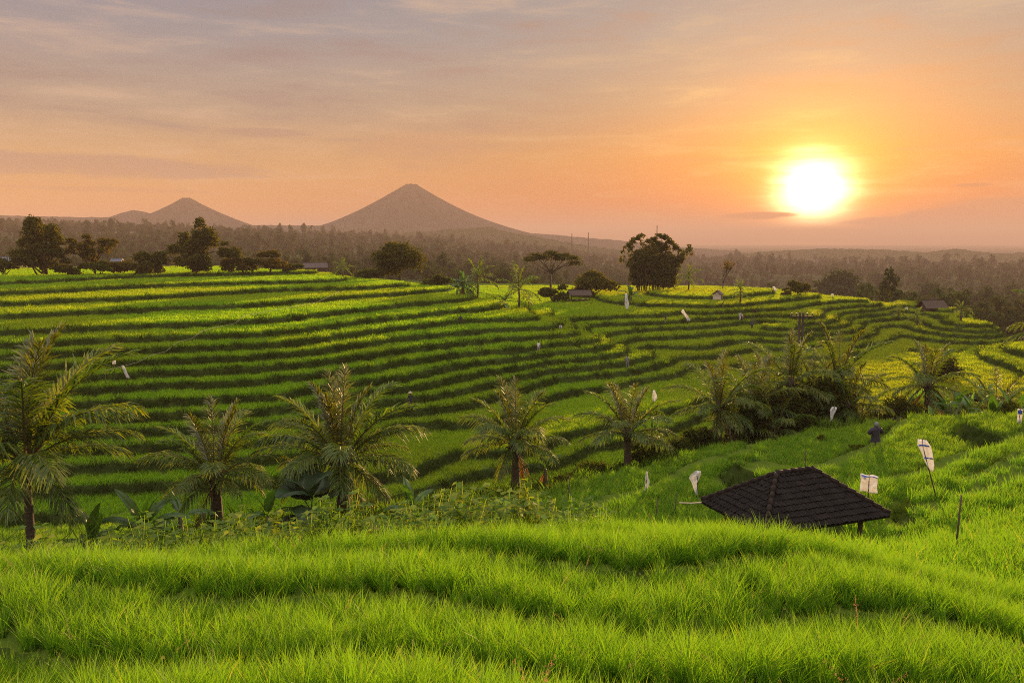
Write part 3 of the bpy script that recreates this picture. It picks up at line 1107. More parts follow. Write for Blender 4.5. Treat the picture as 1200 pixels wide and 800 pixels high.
n = len(x); vr = rng.choice(4, n, p=[.33, .33, .325, .015]); vr[-8:] = 3; sw = .58 + .22 * rng.random(n); sw[-8:] = .85
scatter('rice_ears', np.stack([x, y, gsample(Z, x, y)], -1), np.stack([.15 * rng.standard_normal(n), .15 * rng.standard_normal(n), rng.random(n) * 6.28], -1), np.stack([sw, sw, sw], -1), vr, ear_p,
        'pale drooping ears and seed heads among the rice in front', 'rice ears')

# grass on the banks between the terraces
x, y = polar_points(15, 90, 14); ok = (gsample(RIS, x, y) > 0.2); xa, ya = x[ok], y[ok]
x, y = polar_points(90, 205, 5); ok = (gsample(RIS, x, y) > 0.2); xa, ya = np.append(xa, x[ok]), np.append(ya, y[ok])
n = len(xa)
s_ = (0.9 + 0.6 * rng.random(n)) * np.where(np.hypot(xa, ya) > 90, 1.2, np.where(np.hypot(xa, ya) < 50, .5, 1))
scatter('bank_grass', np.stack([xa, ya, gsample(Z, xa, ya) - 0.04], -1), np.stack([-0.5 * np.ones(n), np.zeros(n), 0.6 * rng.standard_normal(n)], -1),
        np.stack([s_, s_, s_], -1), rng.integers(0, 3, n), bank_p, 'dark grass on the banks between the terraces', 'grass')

# ------------------------------------------------------------------ foliage builders
def leaf_cloud(blobs, n, size, seed, shell=0.55, flat=0.0, jag=0.25):
    """leaf-sized rhombs spread through a set of ellipsoids (cx,cy,cz,rx,ry,rz)"""
    R = np.random.default_rng(seed)
    B_ = np.array(blobs, float)
    w = (B_[:, 3] * B_[:, 4] * B_[:, 5]) ** (2 / 3.0)
    k = R.choice(len(B_), n, p=w / w.sum())
    d = R.standard_normal((n, 3)); d /= np.linalg.norm(d, axis=1)[:, None]
    d[:, 2] = np.where(d[:, 2] < -0.5, -d[:, 2], d[:, 2])
    r = R.random(n) ** (1 / 3.0 if shell <= 0 else shell / 1.6) * (1 + jag * R.standard_normal(n) * 0.5)
    c = B_[k, :3] + d * r[:, None] * B_[k, 3:]
    nrm = d * 0.8 + R.standard_normal((n, 3)) * 0.8
    nrm[:, 2] += 0.3 + flat * 2
    nrm /= np.linalg.norm(nrm, axis=1)[:, None]
    t = np.cross(nrm, R.standard_normal((n, 3))); t /= np.linalg.norm(t, axis=1)[:, None]
    u = np.cross(nrm, t)
    s = size * (0.6 + 0.8 * R.random(n))[:, None]
    bend = nrm * s * 0.18
    Vv = np.stack([c - t * s, c + u * s * 0.48 + bend, c + t * s - bend, c - u * s * 0.48 + bend], 1).reshape(-1, 3)
    Ff = np.arange(4 * n).reshape(n, 4)
    return Vv, Ff


def clumpy(c, r, m, seed, sub=0.45):
    """uneven set of foliage clumps filling an ellipsoid"""
    R = random.Random(seed)
    out = []
    for i in range(m):
        while True:
            p = [R.uniform(-1, 1) for _ in range(3)]
            q = math.sqrt(sum(v * v for v in p))
            if 0.25 < q < 0.95: break
        s = sub * R.uniform(0.65, 1.15)
        out.append((c[0] + p[0] * r[0] * 0.8, c[1] + p[1] * r[1] * 0.8, c[2] + p[2] * r[2] * 0.8, r[0] * s, r[1] * s, r[2] * s))
    return out


def limbs(h0, base_r, blobs, seed, lean=0.0, nb=7, top=None):
    R = random.Random(seed)
    m = MB()
    top = top or (lean * h0, 0, h0)
    mid = (top[0] * 0.5 + R.uniform(-.1, .1) * h0 * .3, R.uniform(-.1, .1) * h0 * .3, h0 * 0.5)
    m.tube([(0, 0, -0.3), mid, top], [base_r, base_r * 0.8, base_r * 0.62], 8)
    for bl in R.sample(blobs, min(nb, len(blobs))):
        e = Vector(bl[:3]); s = Vector(top) - Vector((0, 0, R.uniform(0, 0.25) * h0))
        mm = s.lerp(e, 0.5) + Vector((R.uniform(-.3, .3), R.uniform(-.3, .3), R.uniform(0, .4))) * (e - s).length * 0.3
        m.tube([s, mm, e], [base_r * 0.45, base_r * 0.28, base_r * 0.08], 5)
    return m


def tree(name, label, cat, loc, trunk_h, trunk_r, blobs, n, leaf, mat, seed, group=None, nb=7, rz=0.0, flat=0.0, jag=0.25, shell=.55):
    t = empty(name, loc, rz)
    tag(t, label, cat, group)
    limbs(trunk_h, trunk_r, blobs, seed, nb=nb).build('trunk', M['bark'], t)
    v_, f_ = leaf_cloud(blobs, n, leaf, seed, shell, flat, jag)
    link('crown', npmesh('crown', v_, f_, mat, smooth=False), t)
    return t


def bush(label, loc, w, h, n, leaf, mat, seed, dpt=None, m=7, group=None, name='bush', cat='bush'):
    dpt = dpt or w
    bl = clumpy((0, 0, h * 0.5), (w / 2, dpt / 2, h * 0.55), m, seed, 0.5)
    v_, f_ = leaf_cloud(bl, n, leaf, seed)
    v_[:, 2] = np.maximum(v_[:, 2], -0.1)
    o = empty(name, loc)
    tag(o, label, cat, group)
    st = MB()
    R = random.Random(seed)
    for k in range(4):
        b_ = bl[R.randrange(len(bl))]
        st.tube([(R.uniform(-.1, .1) * w, R.uniform(-.1, .1) * dpt, -0.1), (b_[0] * .5, b_[1] * .5, b_[2] * .5), b_[:3]], [0.035 * h, 0.025 * h, 0.01 * h], 5)
    st.build('stems', M['bark'], o)
    link('foliage', npmesh('foliage', v_, f_, mat, smooth=False), o)
    return o


# ---- coconut palms
def frond_mesh(name, elev, droop, seed, mat, nl=78, wl=0.28, lw=0.0150, hang=0.55):
    R = np.random.default_rng(seed)
    ns = 24
    s = np.linspace(0, 1, ns)
    ang = rad(elev) - rad(droop) * s ** 1.4
    ds = 1.0 / (ns - 1)
    px = np.concatenate([[0], np.cumsum(np.cos(ang[:-1]) * ds)])
    pz = np.concatenate([[0], np.cumsum(np.sin(ang[:-1]) * ds)])
    sway = 0.06 * R.standard_normal()
    py = sway * s ** 2
    V_, F_, mi = [], [], []
    # rachis: a thin keel of three faces
    for i in range(ns):
        w = 0.011 * (1 - 0.85 * s[i])
        nx, nz = -math.sin(ang[i]), math.cos(ang[i])
        V_ += [(px[i], py[i] - w, pz[i]), (px[i] + nx * w, py[i], pz[i] + nz * w), (px[i], py[i] + w, pz[i]), (px[i] - nx * w, py[i], pz[i] - nz * w)]
    for i in range(ns - 1):
        for k in range(4):
            F_.append((i * 4 + k, i * 4 + (k + 1) % 4, i * 4 + 4 + (k + 1) % 4, i * 4 + 4 + k)); mi.append(1)
    for i in range(nl):
        si = 0.13 + 0.87 * (i + 0.3 * R.random()) / nl
        si = min(si, 0.995)
        cx, cy, cz = np.interp(si, s, px), np.interp(si, s, py), np.interp(si, s, pz)
        a = np.interp(si, s, ang)
        tx = np.array([math.cos(a), 0, math.sin(a)])
        up = np.array([-math.sin(a), 0, math.cos(a)])
        ll = wl * math.sin(PI * (0.10 + 0.80 * si)) ** 0.8
        for sd in (-1, 1):
            if R.random() < 0.05: continue
            fw = rad(48 - 25 * si + 10 * R.standard_normal())
            dr = tx * math.sin(PI / 2 - fw) * 0.75 + np.array([0, sd, 0]) * math.cos(PI / 2 - fw) + up * (0.18 + 0.1 * R.standard_normal())
            dr /= np.linalg.norm(dr)
            l_ = ll * (0.85 + 0.3 * R.random())
            h_ = hang * (0.6 + 0.8 * R.random())
            b0 = np.array([cx, cy, cz])
            b1 = b0 + dr * l_ * 0.5 + np.array([0, 0, -h_ * l_ * 0.12])
            b2 = b1 + dr * l_ * 0.42 + np.array([0, 0, -h_ * l_ * 0.45])
            wv = np.cross(dr, [0, 0, 1.0]); wv = wv / (np.linalg.norm(wv) + 1e-6)
            wv = (wv * 0.8 + tx * 0.3 + up * R.uniform(-.5, .5)); wv /= np.linalg.norm(wv)
            o = len(V_)
            w = lw * (0.8 + 0.4 * R.random())
            V_ += [tuple(b0 - wv * w * .35), tuple(b0 + wv * w * .35), tuple(b1 - wv * w * .5), tuple(b1 + wv * w * .5), tuple(b2 - wv * w * .12), tuple(b2 + wv * w * .12)]
            F_ += [(o, o + 1, o + 3, o + 2), (o + 2, o + 3, o + 5, o + 4)]; mi += [0, 0]
    return npmesh(name, np.array(V_), np.array(F_), [mat, M['stalk']], smooth=False, midx=mi)


FR = {}
for e_, dr_ in ((84, 34), (66, 55), (48, 70), (28, 58), (8, 46), (-14, 48), (-40, 32)):
    FR[e_] = [frond_mesh('frond', e_, dr_, 100 + e_ + 7 * q, M['palm_new'] if e_ == 84 else M['palm'], hang=0.5 if e_ > 60 else 0.9) for q in range(2)]
FR['dry'] = [frond_mesh('frond', -52, 26, 301 + q, M['palm_dry'], hang=1.1, nl=36) for q in range(2)]
FR['lite'] = {e_: frond_mesh('frond', e_, dr_, 400 + e_, M['palm'], nl=20, lw=0.035, hang=0.7) for e_, dr_ in ((80, 25), (55, 65), (30, 70), (5, 60), (-25, 40))}


def palm(label, loc, trunk_h, tr, flen, seed, nf=18, dry=2, lean=(0, 0), group=None, emin=-45, young=3):
    R = random.Random(seed)
    t = empty('coconut_palm', loc, R.uniform(0, 6.28))
    tag(t, label, 'palm tree', group)
    m = MB()
    n = 14
    pts, rr = [], []
    for i in range(n + 1):
        s = i / n
        pts.append((lean[0] * s ** 1.5, lean[1] * s ** 1.5, -0.3 + (trunk_h + 0.3) * s))
        rr.append(tr * (1.25 - 0.5 * s + 0.25 * math.exp(-s * 8)) * (1 + 0.05 * (i % 2)))
    m.tube(pts, rr, 9)
    m.build('trunk', M['palm_bark'], t)
    tp = Vector((lean[0], lean[1], trunk_h))
    b_ = MB(); b_.ball(tp + Vector((0, 0, tr * 0.8)), (tr * 1.35, tr * 1.35, tr * 2.4), 9, 6)
    for k in range(14):        # dead leaf bases and fibre under the crown
        a = R.uniform(0, 6.28); q = R.uniform(0.5, 1.6) * tr * 2
        b_.tube([tp + Vector((0, 0, -tr * 0.4)), tp + Vector((math.cos(a) * q * .8, math.sin(a) * q * .8, R.uniform(.1, .8) * tr * 2)), tp + Vector((math.cos(a) * q, math.sin(a) * q, -R.uniform(0, 1) * tr * 2))], [tr * .25, tr * .16, tr * .05], 4)
    b_.build('crown_shaft', M['palm_bark'], t)
    keys = [84, 66, 48, 28, 8, -14, -40]
    for i in range(nf):
        s = i / (nf - 1)
        e = 86 - (86 - emin) * s ** 1.15
        if i < min(young, 2): e = 84
        k = min(keys, key=lambda q: abs(q - e))
        az_ = i * 2.39996 + R.uniform(-.3, .3)
        link('frond', R.choice(FR[k]), t, tp + Vector((math.cos(az_) * tr, math.sin(az_) * tr, tr)), (R.uniform(-.12, .12), R.uniform(-.1, .1), az_),
             flen * R.uniform(0.88, 1.1) * {84: .92, 66: 1.0, 48: .92, 28: .80, 8: .72, -14: .64, -40: .6}[k])
    for i in range(dry):
        az_ = R.uniform(0, 6.28)
        link('frond', R.choice(FR['dry']), t, tp, (R.uniform(-.12, .12), 0, az_), flen * R.uniform(0.55, 0.8))
    return t


def small_palm(label, loc, trunk_h, tr, flen, seed, group=None, nf=13):
    R = random.Random(seed)
    t = empty('coconut_palm', loc, R.uniform(0, 6.28))
    tag(t, label, 'palm tree', group)
    MB().tube([(0, 0, -.3), (0.03 * trunk_h, 0, trunk_h * .5), (0, 0, trunk_h)], [tr * 1.2, tr, tr * .8], 7).build('trunk', M['palm_bark'], t)
    ks = [80, 55, 30, 5, -25]
    for i in range(nf):
        k = ks[min(int(i / nf * 5), 4)]
        link('frond', FR['lite'][k], t, (0, 0, trunk_h), (R.uniform(-.15, .15), R.uniform(-.12, .12), i * 2.4 + R.uniform(-.3, .3)), flen * R.uniform(.8, 1.1))
    return t


# ---- bananas and other broad leaves
def broad_leaf(name, elev, droop, seed, mat, wid=0.17, tear=0.35, stalk=0.18, fold=0.25):
    R = np.random.default_rng(seed)
    ns = 18
    s = np.linspace(0, 1, ns)
    ang = rad(elev) - rad(droop) * s ** 1.6
    px = np.concatenate([[0], np.cumsum(np.cos(ang[:-1]) / (ns - 1))])
    pz = np.concatenate([[0], np.cumsum(np.sin(ang[:-1]) / (ns - 1))])
    V_, F_ = [], []
    for i in range(ns - 1):
        if s[i] < stalk - 0.03:
            w0 = w1 = 0.012
        for sd in (-1, 1):
            def prof(q):
                q = (q - stalk) / (1 - stalk)
                return 0.010 if q <= 0 else wid * max(0.03, math.sin(PI * min(1, q) ** 0.75)) ** 0.55 * (1 - 0.15 * q)
            sag = tear * R.random() * (R.random() < 0.6)
            o = len(V_)
            gap = 0.12 * (R.random() < 0.4)
            for (k, q) in ((i, s[i]), (i + 1, s[i + 1] - gap / ns)):
                w = prof(q)
                nx, nz = -math.sin(ang[k]), math.cos(ang[k])
                V_.append((px[k], 0, pz[k]))
                V_.append((px[k] + nx * w * fold * .6, sd * w * 0.6, pz[k] + nz * w * fold * .6))
                V_.append((px[k] + nx * w * fold * .5, sd * w * (1 - 0.3 * sag), pz[k] + nz * w * (fold * .5) - sag * w * .8 - 0.12 * w))
            F_ += [(o, o + 1, o + 4, o + 3), (o + 1, o + 2, o + 5, o + 4)]
    return npmesh(name, np.array(V_), np.array(F_), mat, smooth=False)


BL = {e_: [broad_leaf('leaf', e_, d_, 500 + e_ + q, M['banana'], tear=0.6 if q else 0.2) for q in range(2)] for e_, d_ in ((78, 40), (58, 75), (38, 85), (15, 80), (-15, 50))}
BL['new'] = [broad_leaf('leaf', 84, 18, 560, M['banana_new'], wid=0.10, tear=0, fold=1.2)]
BL['dry'] = [broad_leaf('leaf', -50, 30, 570 + q, M['banana_dry'], wid=0.07, tear=1.0, fold=0.8) for q in range(2)]
BL['taro'] = [broad_leaf('leaf', e_, d_, 580 + e_, M['taro'], wid=0.34, tear=0.1, stalk=0.30, fold=0.3) for e_, d_ in ((80, 60), (62, 80), (45, 70), (25, 80), (5, 50))]


def banana(label, loc, h, flen, seed, nl=8, dry=1, new=1, group=None, kind='banana', clump=1):
    R = random.Random(seed)
    t = empty('banana_plant' if kind == 'banana' else 'broadleaf_plant', loc, R.uniform(0, 6.28))
    tag(t, label, 'banana plant' if kind == 'banana' else 'plant', group)
    for c_ in range(clump):
        ox, oy = (0, 0) if c_ == 0 else (R.uniform(-1, 1) * flen * .5, R.uniform(-1, 1) * flen * .5)
        hh = h * (1 if c_ == 0 else R.uniform(.5, .9))
        MB().tube([(ox, oy, -.2), (ox, oy, hh * .5), (ox, oy, hh)], [0.11 * flen ** .5, 0.09 * flen ** .5, 0.05 * flen ** .5], 8).build('stem', M['banana_stem'], t)
        ks = [78, 58, 38, 15, -15]
        for i in range(nl):
            if kind == 'banana':
                me = R.choice(BL[ks[min(4, int(i / nl * 5))]])
            else:
                me = BL['taro'][min(4, int(i / nl * 5))]
            link('leaf', me, t, (ox, oy, hh - 0.05 * i * hh / nl), (R.uniform(-.2, .2), R.uniform(-.15, .15), i * 2.4 + R.uniform(-.4, .4)), flen * R.uniform(.75, 1.1))
        for i in range(new):
            o = link('leaf', BL['new'][0], t, (ox, oy, hh), (R.uniform(-.25, .25), R.uniform(-.2, .2), R.uniform(0, 6.28)), flen * R.uniform(.6, .8))
            tag(o, 'young pale green upright leaf')
        for i in range(dry):
            o = link('leaf', R.choice(BL['dry']), t, (ox, oy, hh * .9), (0, R.uniform(-.3, .9) * 0, R.uniform(0, 6.28)), flen * R.uniform(.6, .9))
            tag(o, 'withered brown hanging leaf')
    return t


# ------------------------------------------------------------------ the pavilion in the front field
def pavilion():
    cx, cy, ze, yaw, Lh, Wh, dz, rl = 6.601, 18.062, -6.20, 0.356, 3.47, 2.35, 0.86, 1.04
    gz = hz(cx, cy)
    t = empty('pavilion', (cx, cy, gz), yaw)
    tag(t, 'small open pavilion with a dark tiled hip roof in the rice', 'pavilion')
    e = ze - gz
    A_, B2, C_, D_ = Vector((-Lh / 2, -Wh / 2, e)), Vector((Lh / 2, -Wh / 2, e)), Vector((Lh / 2, Wh / 2, e)), Vector((-Lh / 2, Wh / 2, e))
    R0, R1 = Vector((-rl / 2, 0, e + dz)), Vector((rl / 2, 0, e + dz))
    sl = MB()
    dn = Vector((0, 0, -0.06))
    vs = [A_, B2, C_, D_, R0, R1]
    sl.add(vs + [v + dn for v in vs], [(0, 1, 5, 4), (2, 3, 4, 5), (1, 2, 5), (3, 0, 4), (6, 10, 11, 7), (8, 11, 10, 9), (7, 11, 8), (9, 10, 6),
                                       (0, 6, 7, 1), (1, 7, 8, 2), (2, 8, 9, 3), (3, 9, 6, 0)])
    roof = sl.build('roof', M['tile'], t, smooth=False)
    R = random.Random(5)
    tl = MB()

    def face(p0, p1, q0, q1):
        """tiles in courses between the eave p0-p1 and the top q0-q1"""
        ex = (p1 - p0).normalized()
        up = ((q0 + q1) / 2 - (p0 + p1) / 2)
        up = (up - ex * up.dot(ex))
        hl = up.length; up.normalize()
        nn = ex.cross(up).normalized()
        tw, th = 0.135, 0.155
        for r_ in range(int(hl / th) + 1):
            v0 = r_ * th - 0.03
            v1 = v0 + th * 1.25
            vm = min(1, (v0 + 0.5 * th) / hl)
            s0 = (p0.lerp(q0, vm) - p0).dot(ex); s1 = (p0.lerp(q0, vm) - p0).dot(ex) + (p1.lerp(q1, vm) - p0.lerp(q0, vm)).length
            k = int((s1 - s0) / tw)
            off = s0 + ((s1 - s0) - k * tw) / 2
            for c_ in range(k):
                u0 = off + c_ * tw
                jit = R.uniform(-.008, .008); tip = R.uniform(0.028, 0.05)
                P = []
                for (uu, hh) in ((0.0, 0.022), (0.25, 0.0), (0.5, 0.004), (0.78, 0.030), (1.02, 0.022)):
                    P.append((uu * tw + u0, hh))
                V_ = [p0 + ex * a + up * (v0 + jit) + nn * (h_ + tip) for a, h_ in P] + [p0 + ex * a + up * min(v1, hl + .05) + nn * (h_ + 0.012) for a, h_ in P]
                V_ += [p0 + ex * a + up * (v0 + jit) + nn * (h_ + tip - 0.022) for a, h_ in P]
                tl.add(V_, [(i, i + 1, i + 6, i + 5) for i in range(4)] + [(i + 10, i + 11, i + 1, i) for i in range(4)])
    face(A_, B2, R0, R1); face(C_, D_, R1, R0); face(B2, C_, R1, R1); face(D_, A_, R0, R0)
    tl.build('tiles', M['tile'], roof, smooth=False)
    for p0, p1 in ((A_, R0), (B2, R1), (C_, R1), (D_, R0), (R0, R1)):
        rc = MB()
        d_ = p1 - p0
        n_ = max(2, int(d_.length / 0.19))
        for i in range(n_):
            a = p0 + d_ * (i / n_) + Vector((0, 0, 0.045)); b_ = p0 + d_ * ((i + 1.12) / n_) + Vector((0, 0, 0.03))
            rc.tube([a, b_], [0.068, 0.052], 9)
        rc.build('ridge_cap', M['ridge'], roof)
    for x_ in (-1, 1):
        for y_ in (-1, 1):
            MB().tube([(x_ * (Lh / 2 - .45), y_ * (Wh / 2 - .4), -.2), (x_ * (Lh / 2 - .45), y_ * (Wh / 2 - .4), e + .12)], 0.055, 10).build('post', M['wood'], t)
    fb = MB()
    for y_ in (-1, 1):
        fb.box((0, y_ * (Wh / 2 - .4), e - 0.02), (Lh - .7, .07, .10))
    for x_ in (-1, 1):
        fb.box((x_ * (Lh / 2 - .45), 0, e + 0.02), (.07, Wh - .6, .10))
    fb.build('beams', M['wood'], t, smooth=False)
    fl = MB()
    for k in range(12):
        fl.box((-Lh / 2 + .5 + k * (Lh - 1.0) / 11, 0, .55), (0.19, Wh - .75, .03))
    fl.box((0, -Wh / 2 + .5, .49), (Lh - .8, .07, .08)); fl.box((0, Wh / 2 - .5, .49), (Lh - .8, .07, .08))
    fl.build('floor_platform', M['wood'], t, smooth=False)
    MB().tube([R1 + Vector((-.02, 0, .03)), R1 + Vector((-.02, 0, .08)), R1 + Vector((-.02, 0, .12))], [.035, .045, .012], 8).build('finial', M['ridge'], roof)
    return t


pavilion()
bm_ = MB()
a_ = Vector(onz(796, 589, -7.0)); b_ = Vector(onz(824, 588.5, -6.9))
bm_.tube([a_, (a_ + b_) / 2 + Vector((0, 0, -.02)), b_], 0.022, 6)
tag(bm_.build('bamboo_rail', M['twine']), 'pale bamboo pole sticking out level beside the tiled roof corner', 'bamboo pole')

# ------------------------------------------------------------------ coconut palms
G1 = 'young coconut palms on the scrub shelf'
palm('tall dark coconut palm at the left edge with a thin bare trunk', atd(18, 28), 3.8, 0.13, 4.5, 1, 24, 0, (0.05, 0.1), G1, -4, 2)
palm('short stocky palm growing out of banana leaves on the left', atd(244, 31), 1.75, 0.21, 3.0, 2, 25, 1, (0.05, 0), G1, -14, 2)
palm('full crowned palm beside the clump of big dark leaves', atd(398, 31), 2.3, 0.24, 3.75, 3, 30, 1, (0.0, 0.1), G1, -16, 2)
palm('palm with a slim visible trunk in the centre, left of the withered banana', atd(604, 33), 2.0, 0.17, 2.9, 4, 24, 1, (0.05, 0), G1, -8, 2)
palm('sparse palm standing at the left end of the shrub row', atd(738, 37), 1.75, 0.17, 2.9, 5, 21, 0, (0.02, 0), G1, 0, 2)
G2 = 'palms of the grove below the pole'
palm('pale palm at the left end of the grove, nearest the small white flag', atd(846, 43), 2.3, 0.18, 3.1, 6, 20, 2, (0, 0), G2, -30, 2)
palm('bushy palm second from the left in the grove', atd(886, 46), 3.2, 0.18, 3.2, 7, 20, 3, (0, 0), G2, -40, 3)
palm('palm with upright young fronds right below the double pole', atd(928, 48), 3.7, 0.18, 3.2, 8, 20, 3, (0, 0), G2, -45, 5)
palm('tallest palm of the grove with a wide upright crown', atd(984, 52), 4.0, 0.19, 3.8, 9, 21, 2, (0, 0), G2, -35, 5)
palm('short palm squeezed between the pale palm and the bushy palm', atd(866, 44.5), 1.5, 0.16, 2.7, 61, 18, 1, (0, 0), G2, -30, 2)
palm('palm behind the undergrowth in the middle of the grove', atd(905, 50), 3.6, 0.17, 3.1, 62, 18, 1, (0, 0), G2, -30, 2)
palm('palm just left of the tallest palm, overlapping it', atd(956, 50), 2.6, 0.17, 3.0, 63, 18, 1, (0, 0), G2, -30, 2)
palm('palm at the right end of the grove with a low crown', atd(998, 50), 1.9, 0.17, 2.8, 64, 18, 1, (0, 0), G2, -30, 2)
palm('palm with brown tipped fronds beside the grey roofed hut', atd(1092, 56), 3.5, 0.18, 3.3, 10, 19, 3, (0.1, 0), G2, -35, 4)
palm('low feathery palm at the front of the grove, half buried in undergrowth', atd(912, 45), 1.2, 0.15, 2.5, 11, 15, 3, (0, 0), G2, -40, 1)
palm('squat palm between the grove and the hedge', atd(1012, 53), 1.6, 0.15, 2.6, 12, 15, 2, (0, 0), G2, -35, 2)
palm('palm behind the banana clumps at the right edge of the bowl', atd(1172, 58), 2.4, 0.17, 3.0, 65, 18, 1, (0, 0), None, -25, 2)
palm('low palm between the brown tipped palm and the big banana clump', atd(1120, 57), 1.7, 0.16, 2.6, 66, 17, 1, (0, 0), None, -25, 2)
palm('palm past the right edge with dark fronds reaching in', atd(1258, 44), 4.9, 0.16, 3.2, 13, 18, 2, (0, 0), None, -45, 3)
palm('tiny upright palm on the edge of the field at right', atd(1130, 47), 0.25, 0.11, 1.7, 14, 8, 0, (0, 0), None, 50, 4)
G3 = 'small palms far off on the terraces'
for lb, px, d, th, fl, sd in (
        ('small palm behind the end of the left terraces, next to a banana clump', 560, 138, 3.6, 4.0, 21), ('lit small palm at the foot of the flat topped tree', 608, 126, 3.0, 4.6, 22),
        ('thin palm between the bamboo clump and the bare tree', 805, 176, 3.0, 3.6, 23), ('bushy palm beside the little white walled hut', 866, 152, 2.2, 2.7, 24),
        ('short palm behind the round tree, at the end of the top terrace', 404, 178, 2.2, 2.6, 25), ('small palm on the right hand ridge, left of the mound hut', 1051, 172, 1.6, 2.2, 26),
        ('little palm just left of the mound hut on the ridge', 1073, 165, 1.5, 2.2, 27), ('small palm on the ridge right of the mound hut', 1124, 160, 2.2, 2.0, 28)):
    small_palm(lb, atd(px, d), th, 0.16, fl, sd, G3)

# ------------------------------------------------------------------ bananas and broad leaves
G4 = 'banana plants on the scrub shelf'
banana('banana plant with one pale dry leaf and a bright new leaf, near the left edge', atd(92, 27.5), 1.1, 1.5, 31, 7, 1, 2, G4)
banana('broad dark banana plant left of the stocky palm', atd(154, 27.5), 1.2, 1.75, 32, 9, 1, 1, G4)
banana('upright banana plant touching the stocky palm', atd(200, 28), 1.3, 1.3, 33, 6, 0, 0, G4)
banana('small blue green banana plant between two palms', atd(306, 27), 0.75, 1.25, 34, 7, 0, 1, G4)
banana('clump of very large dark leaves left of the full crowned palm', atd(358, 28), 0.5, 1.9, 35, 9, 0, 0, None, 'broadleaf')
banana('low banana plant with a pale bent leaf right of the full crowned palm', atd(478, 27), 0.6, 1.2, 36, 6, 1, 2, G4)
banana('withered banana plant with hanging brown leaves in the centre', atd(640, 33), 1.0, 1.3, 37, 3, 4, 1, G4)
banana('banana plant behind the sparse palm with one bright leaf', atd(768, 40), 1.5, 1.6, 38, 6, 2, 1, G4)
G5 = 'banana plants at the right edge of the bowl'
banana('small plant with one bright upright leaf, left of the tiny palm', atd(1101, 46), 0.5, 1.4, 39, 4, 0, 2, G5)
banana('big banana clump with several trunks between two palms at right', atd(1146, 52), 1.9, 2.2, 40, 8, 2, 1, G5, clump=3)
banana('banana clump with drooping pale leaves at the right edge', atd(1196, 47), 1.6, 2.0, 41, 8, 2, 1, G5, clump=2)
banana('low banana plants at the rim of the sunny field at right', atd(1172, 44), 0.6, 1.5, 42, 7, 1, 2, G5, clump=2)
banana('banana clump on the slope behind, below the ridge', atd(1158, 84), 1.8, 2.2, 43, 8, 0, 2, G5, clump=2)
banana('banana clump above the grey roofed hut', atd(1076, 63), 3.0, 2.0, 44, 7, 0, 2, G5, clump=2)
banana('banana clump behind the end of the left terraces', atd(543, 136), 2.0, 2.6, 45, 8, 1, 1, None, clump=3)
banana('small banana plant left of the lit palm', atd(592, 124), 1.2, 2.0, 46, 6, 0, 1, None)
banana('banana plant by the flag at the foot of the bamboo', atd(737, 152), 1.5, 2.4, 47, 7, 0, 1, None, clump=2)

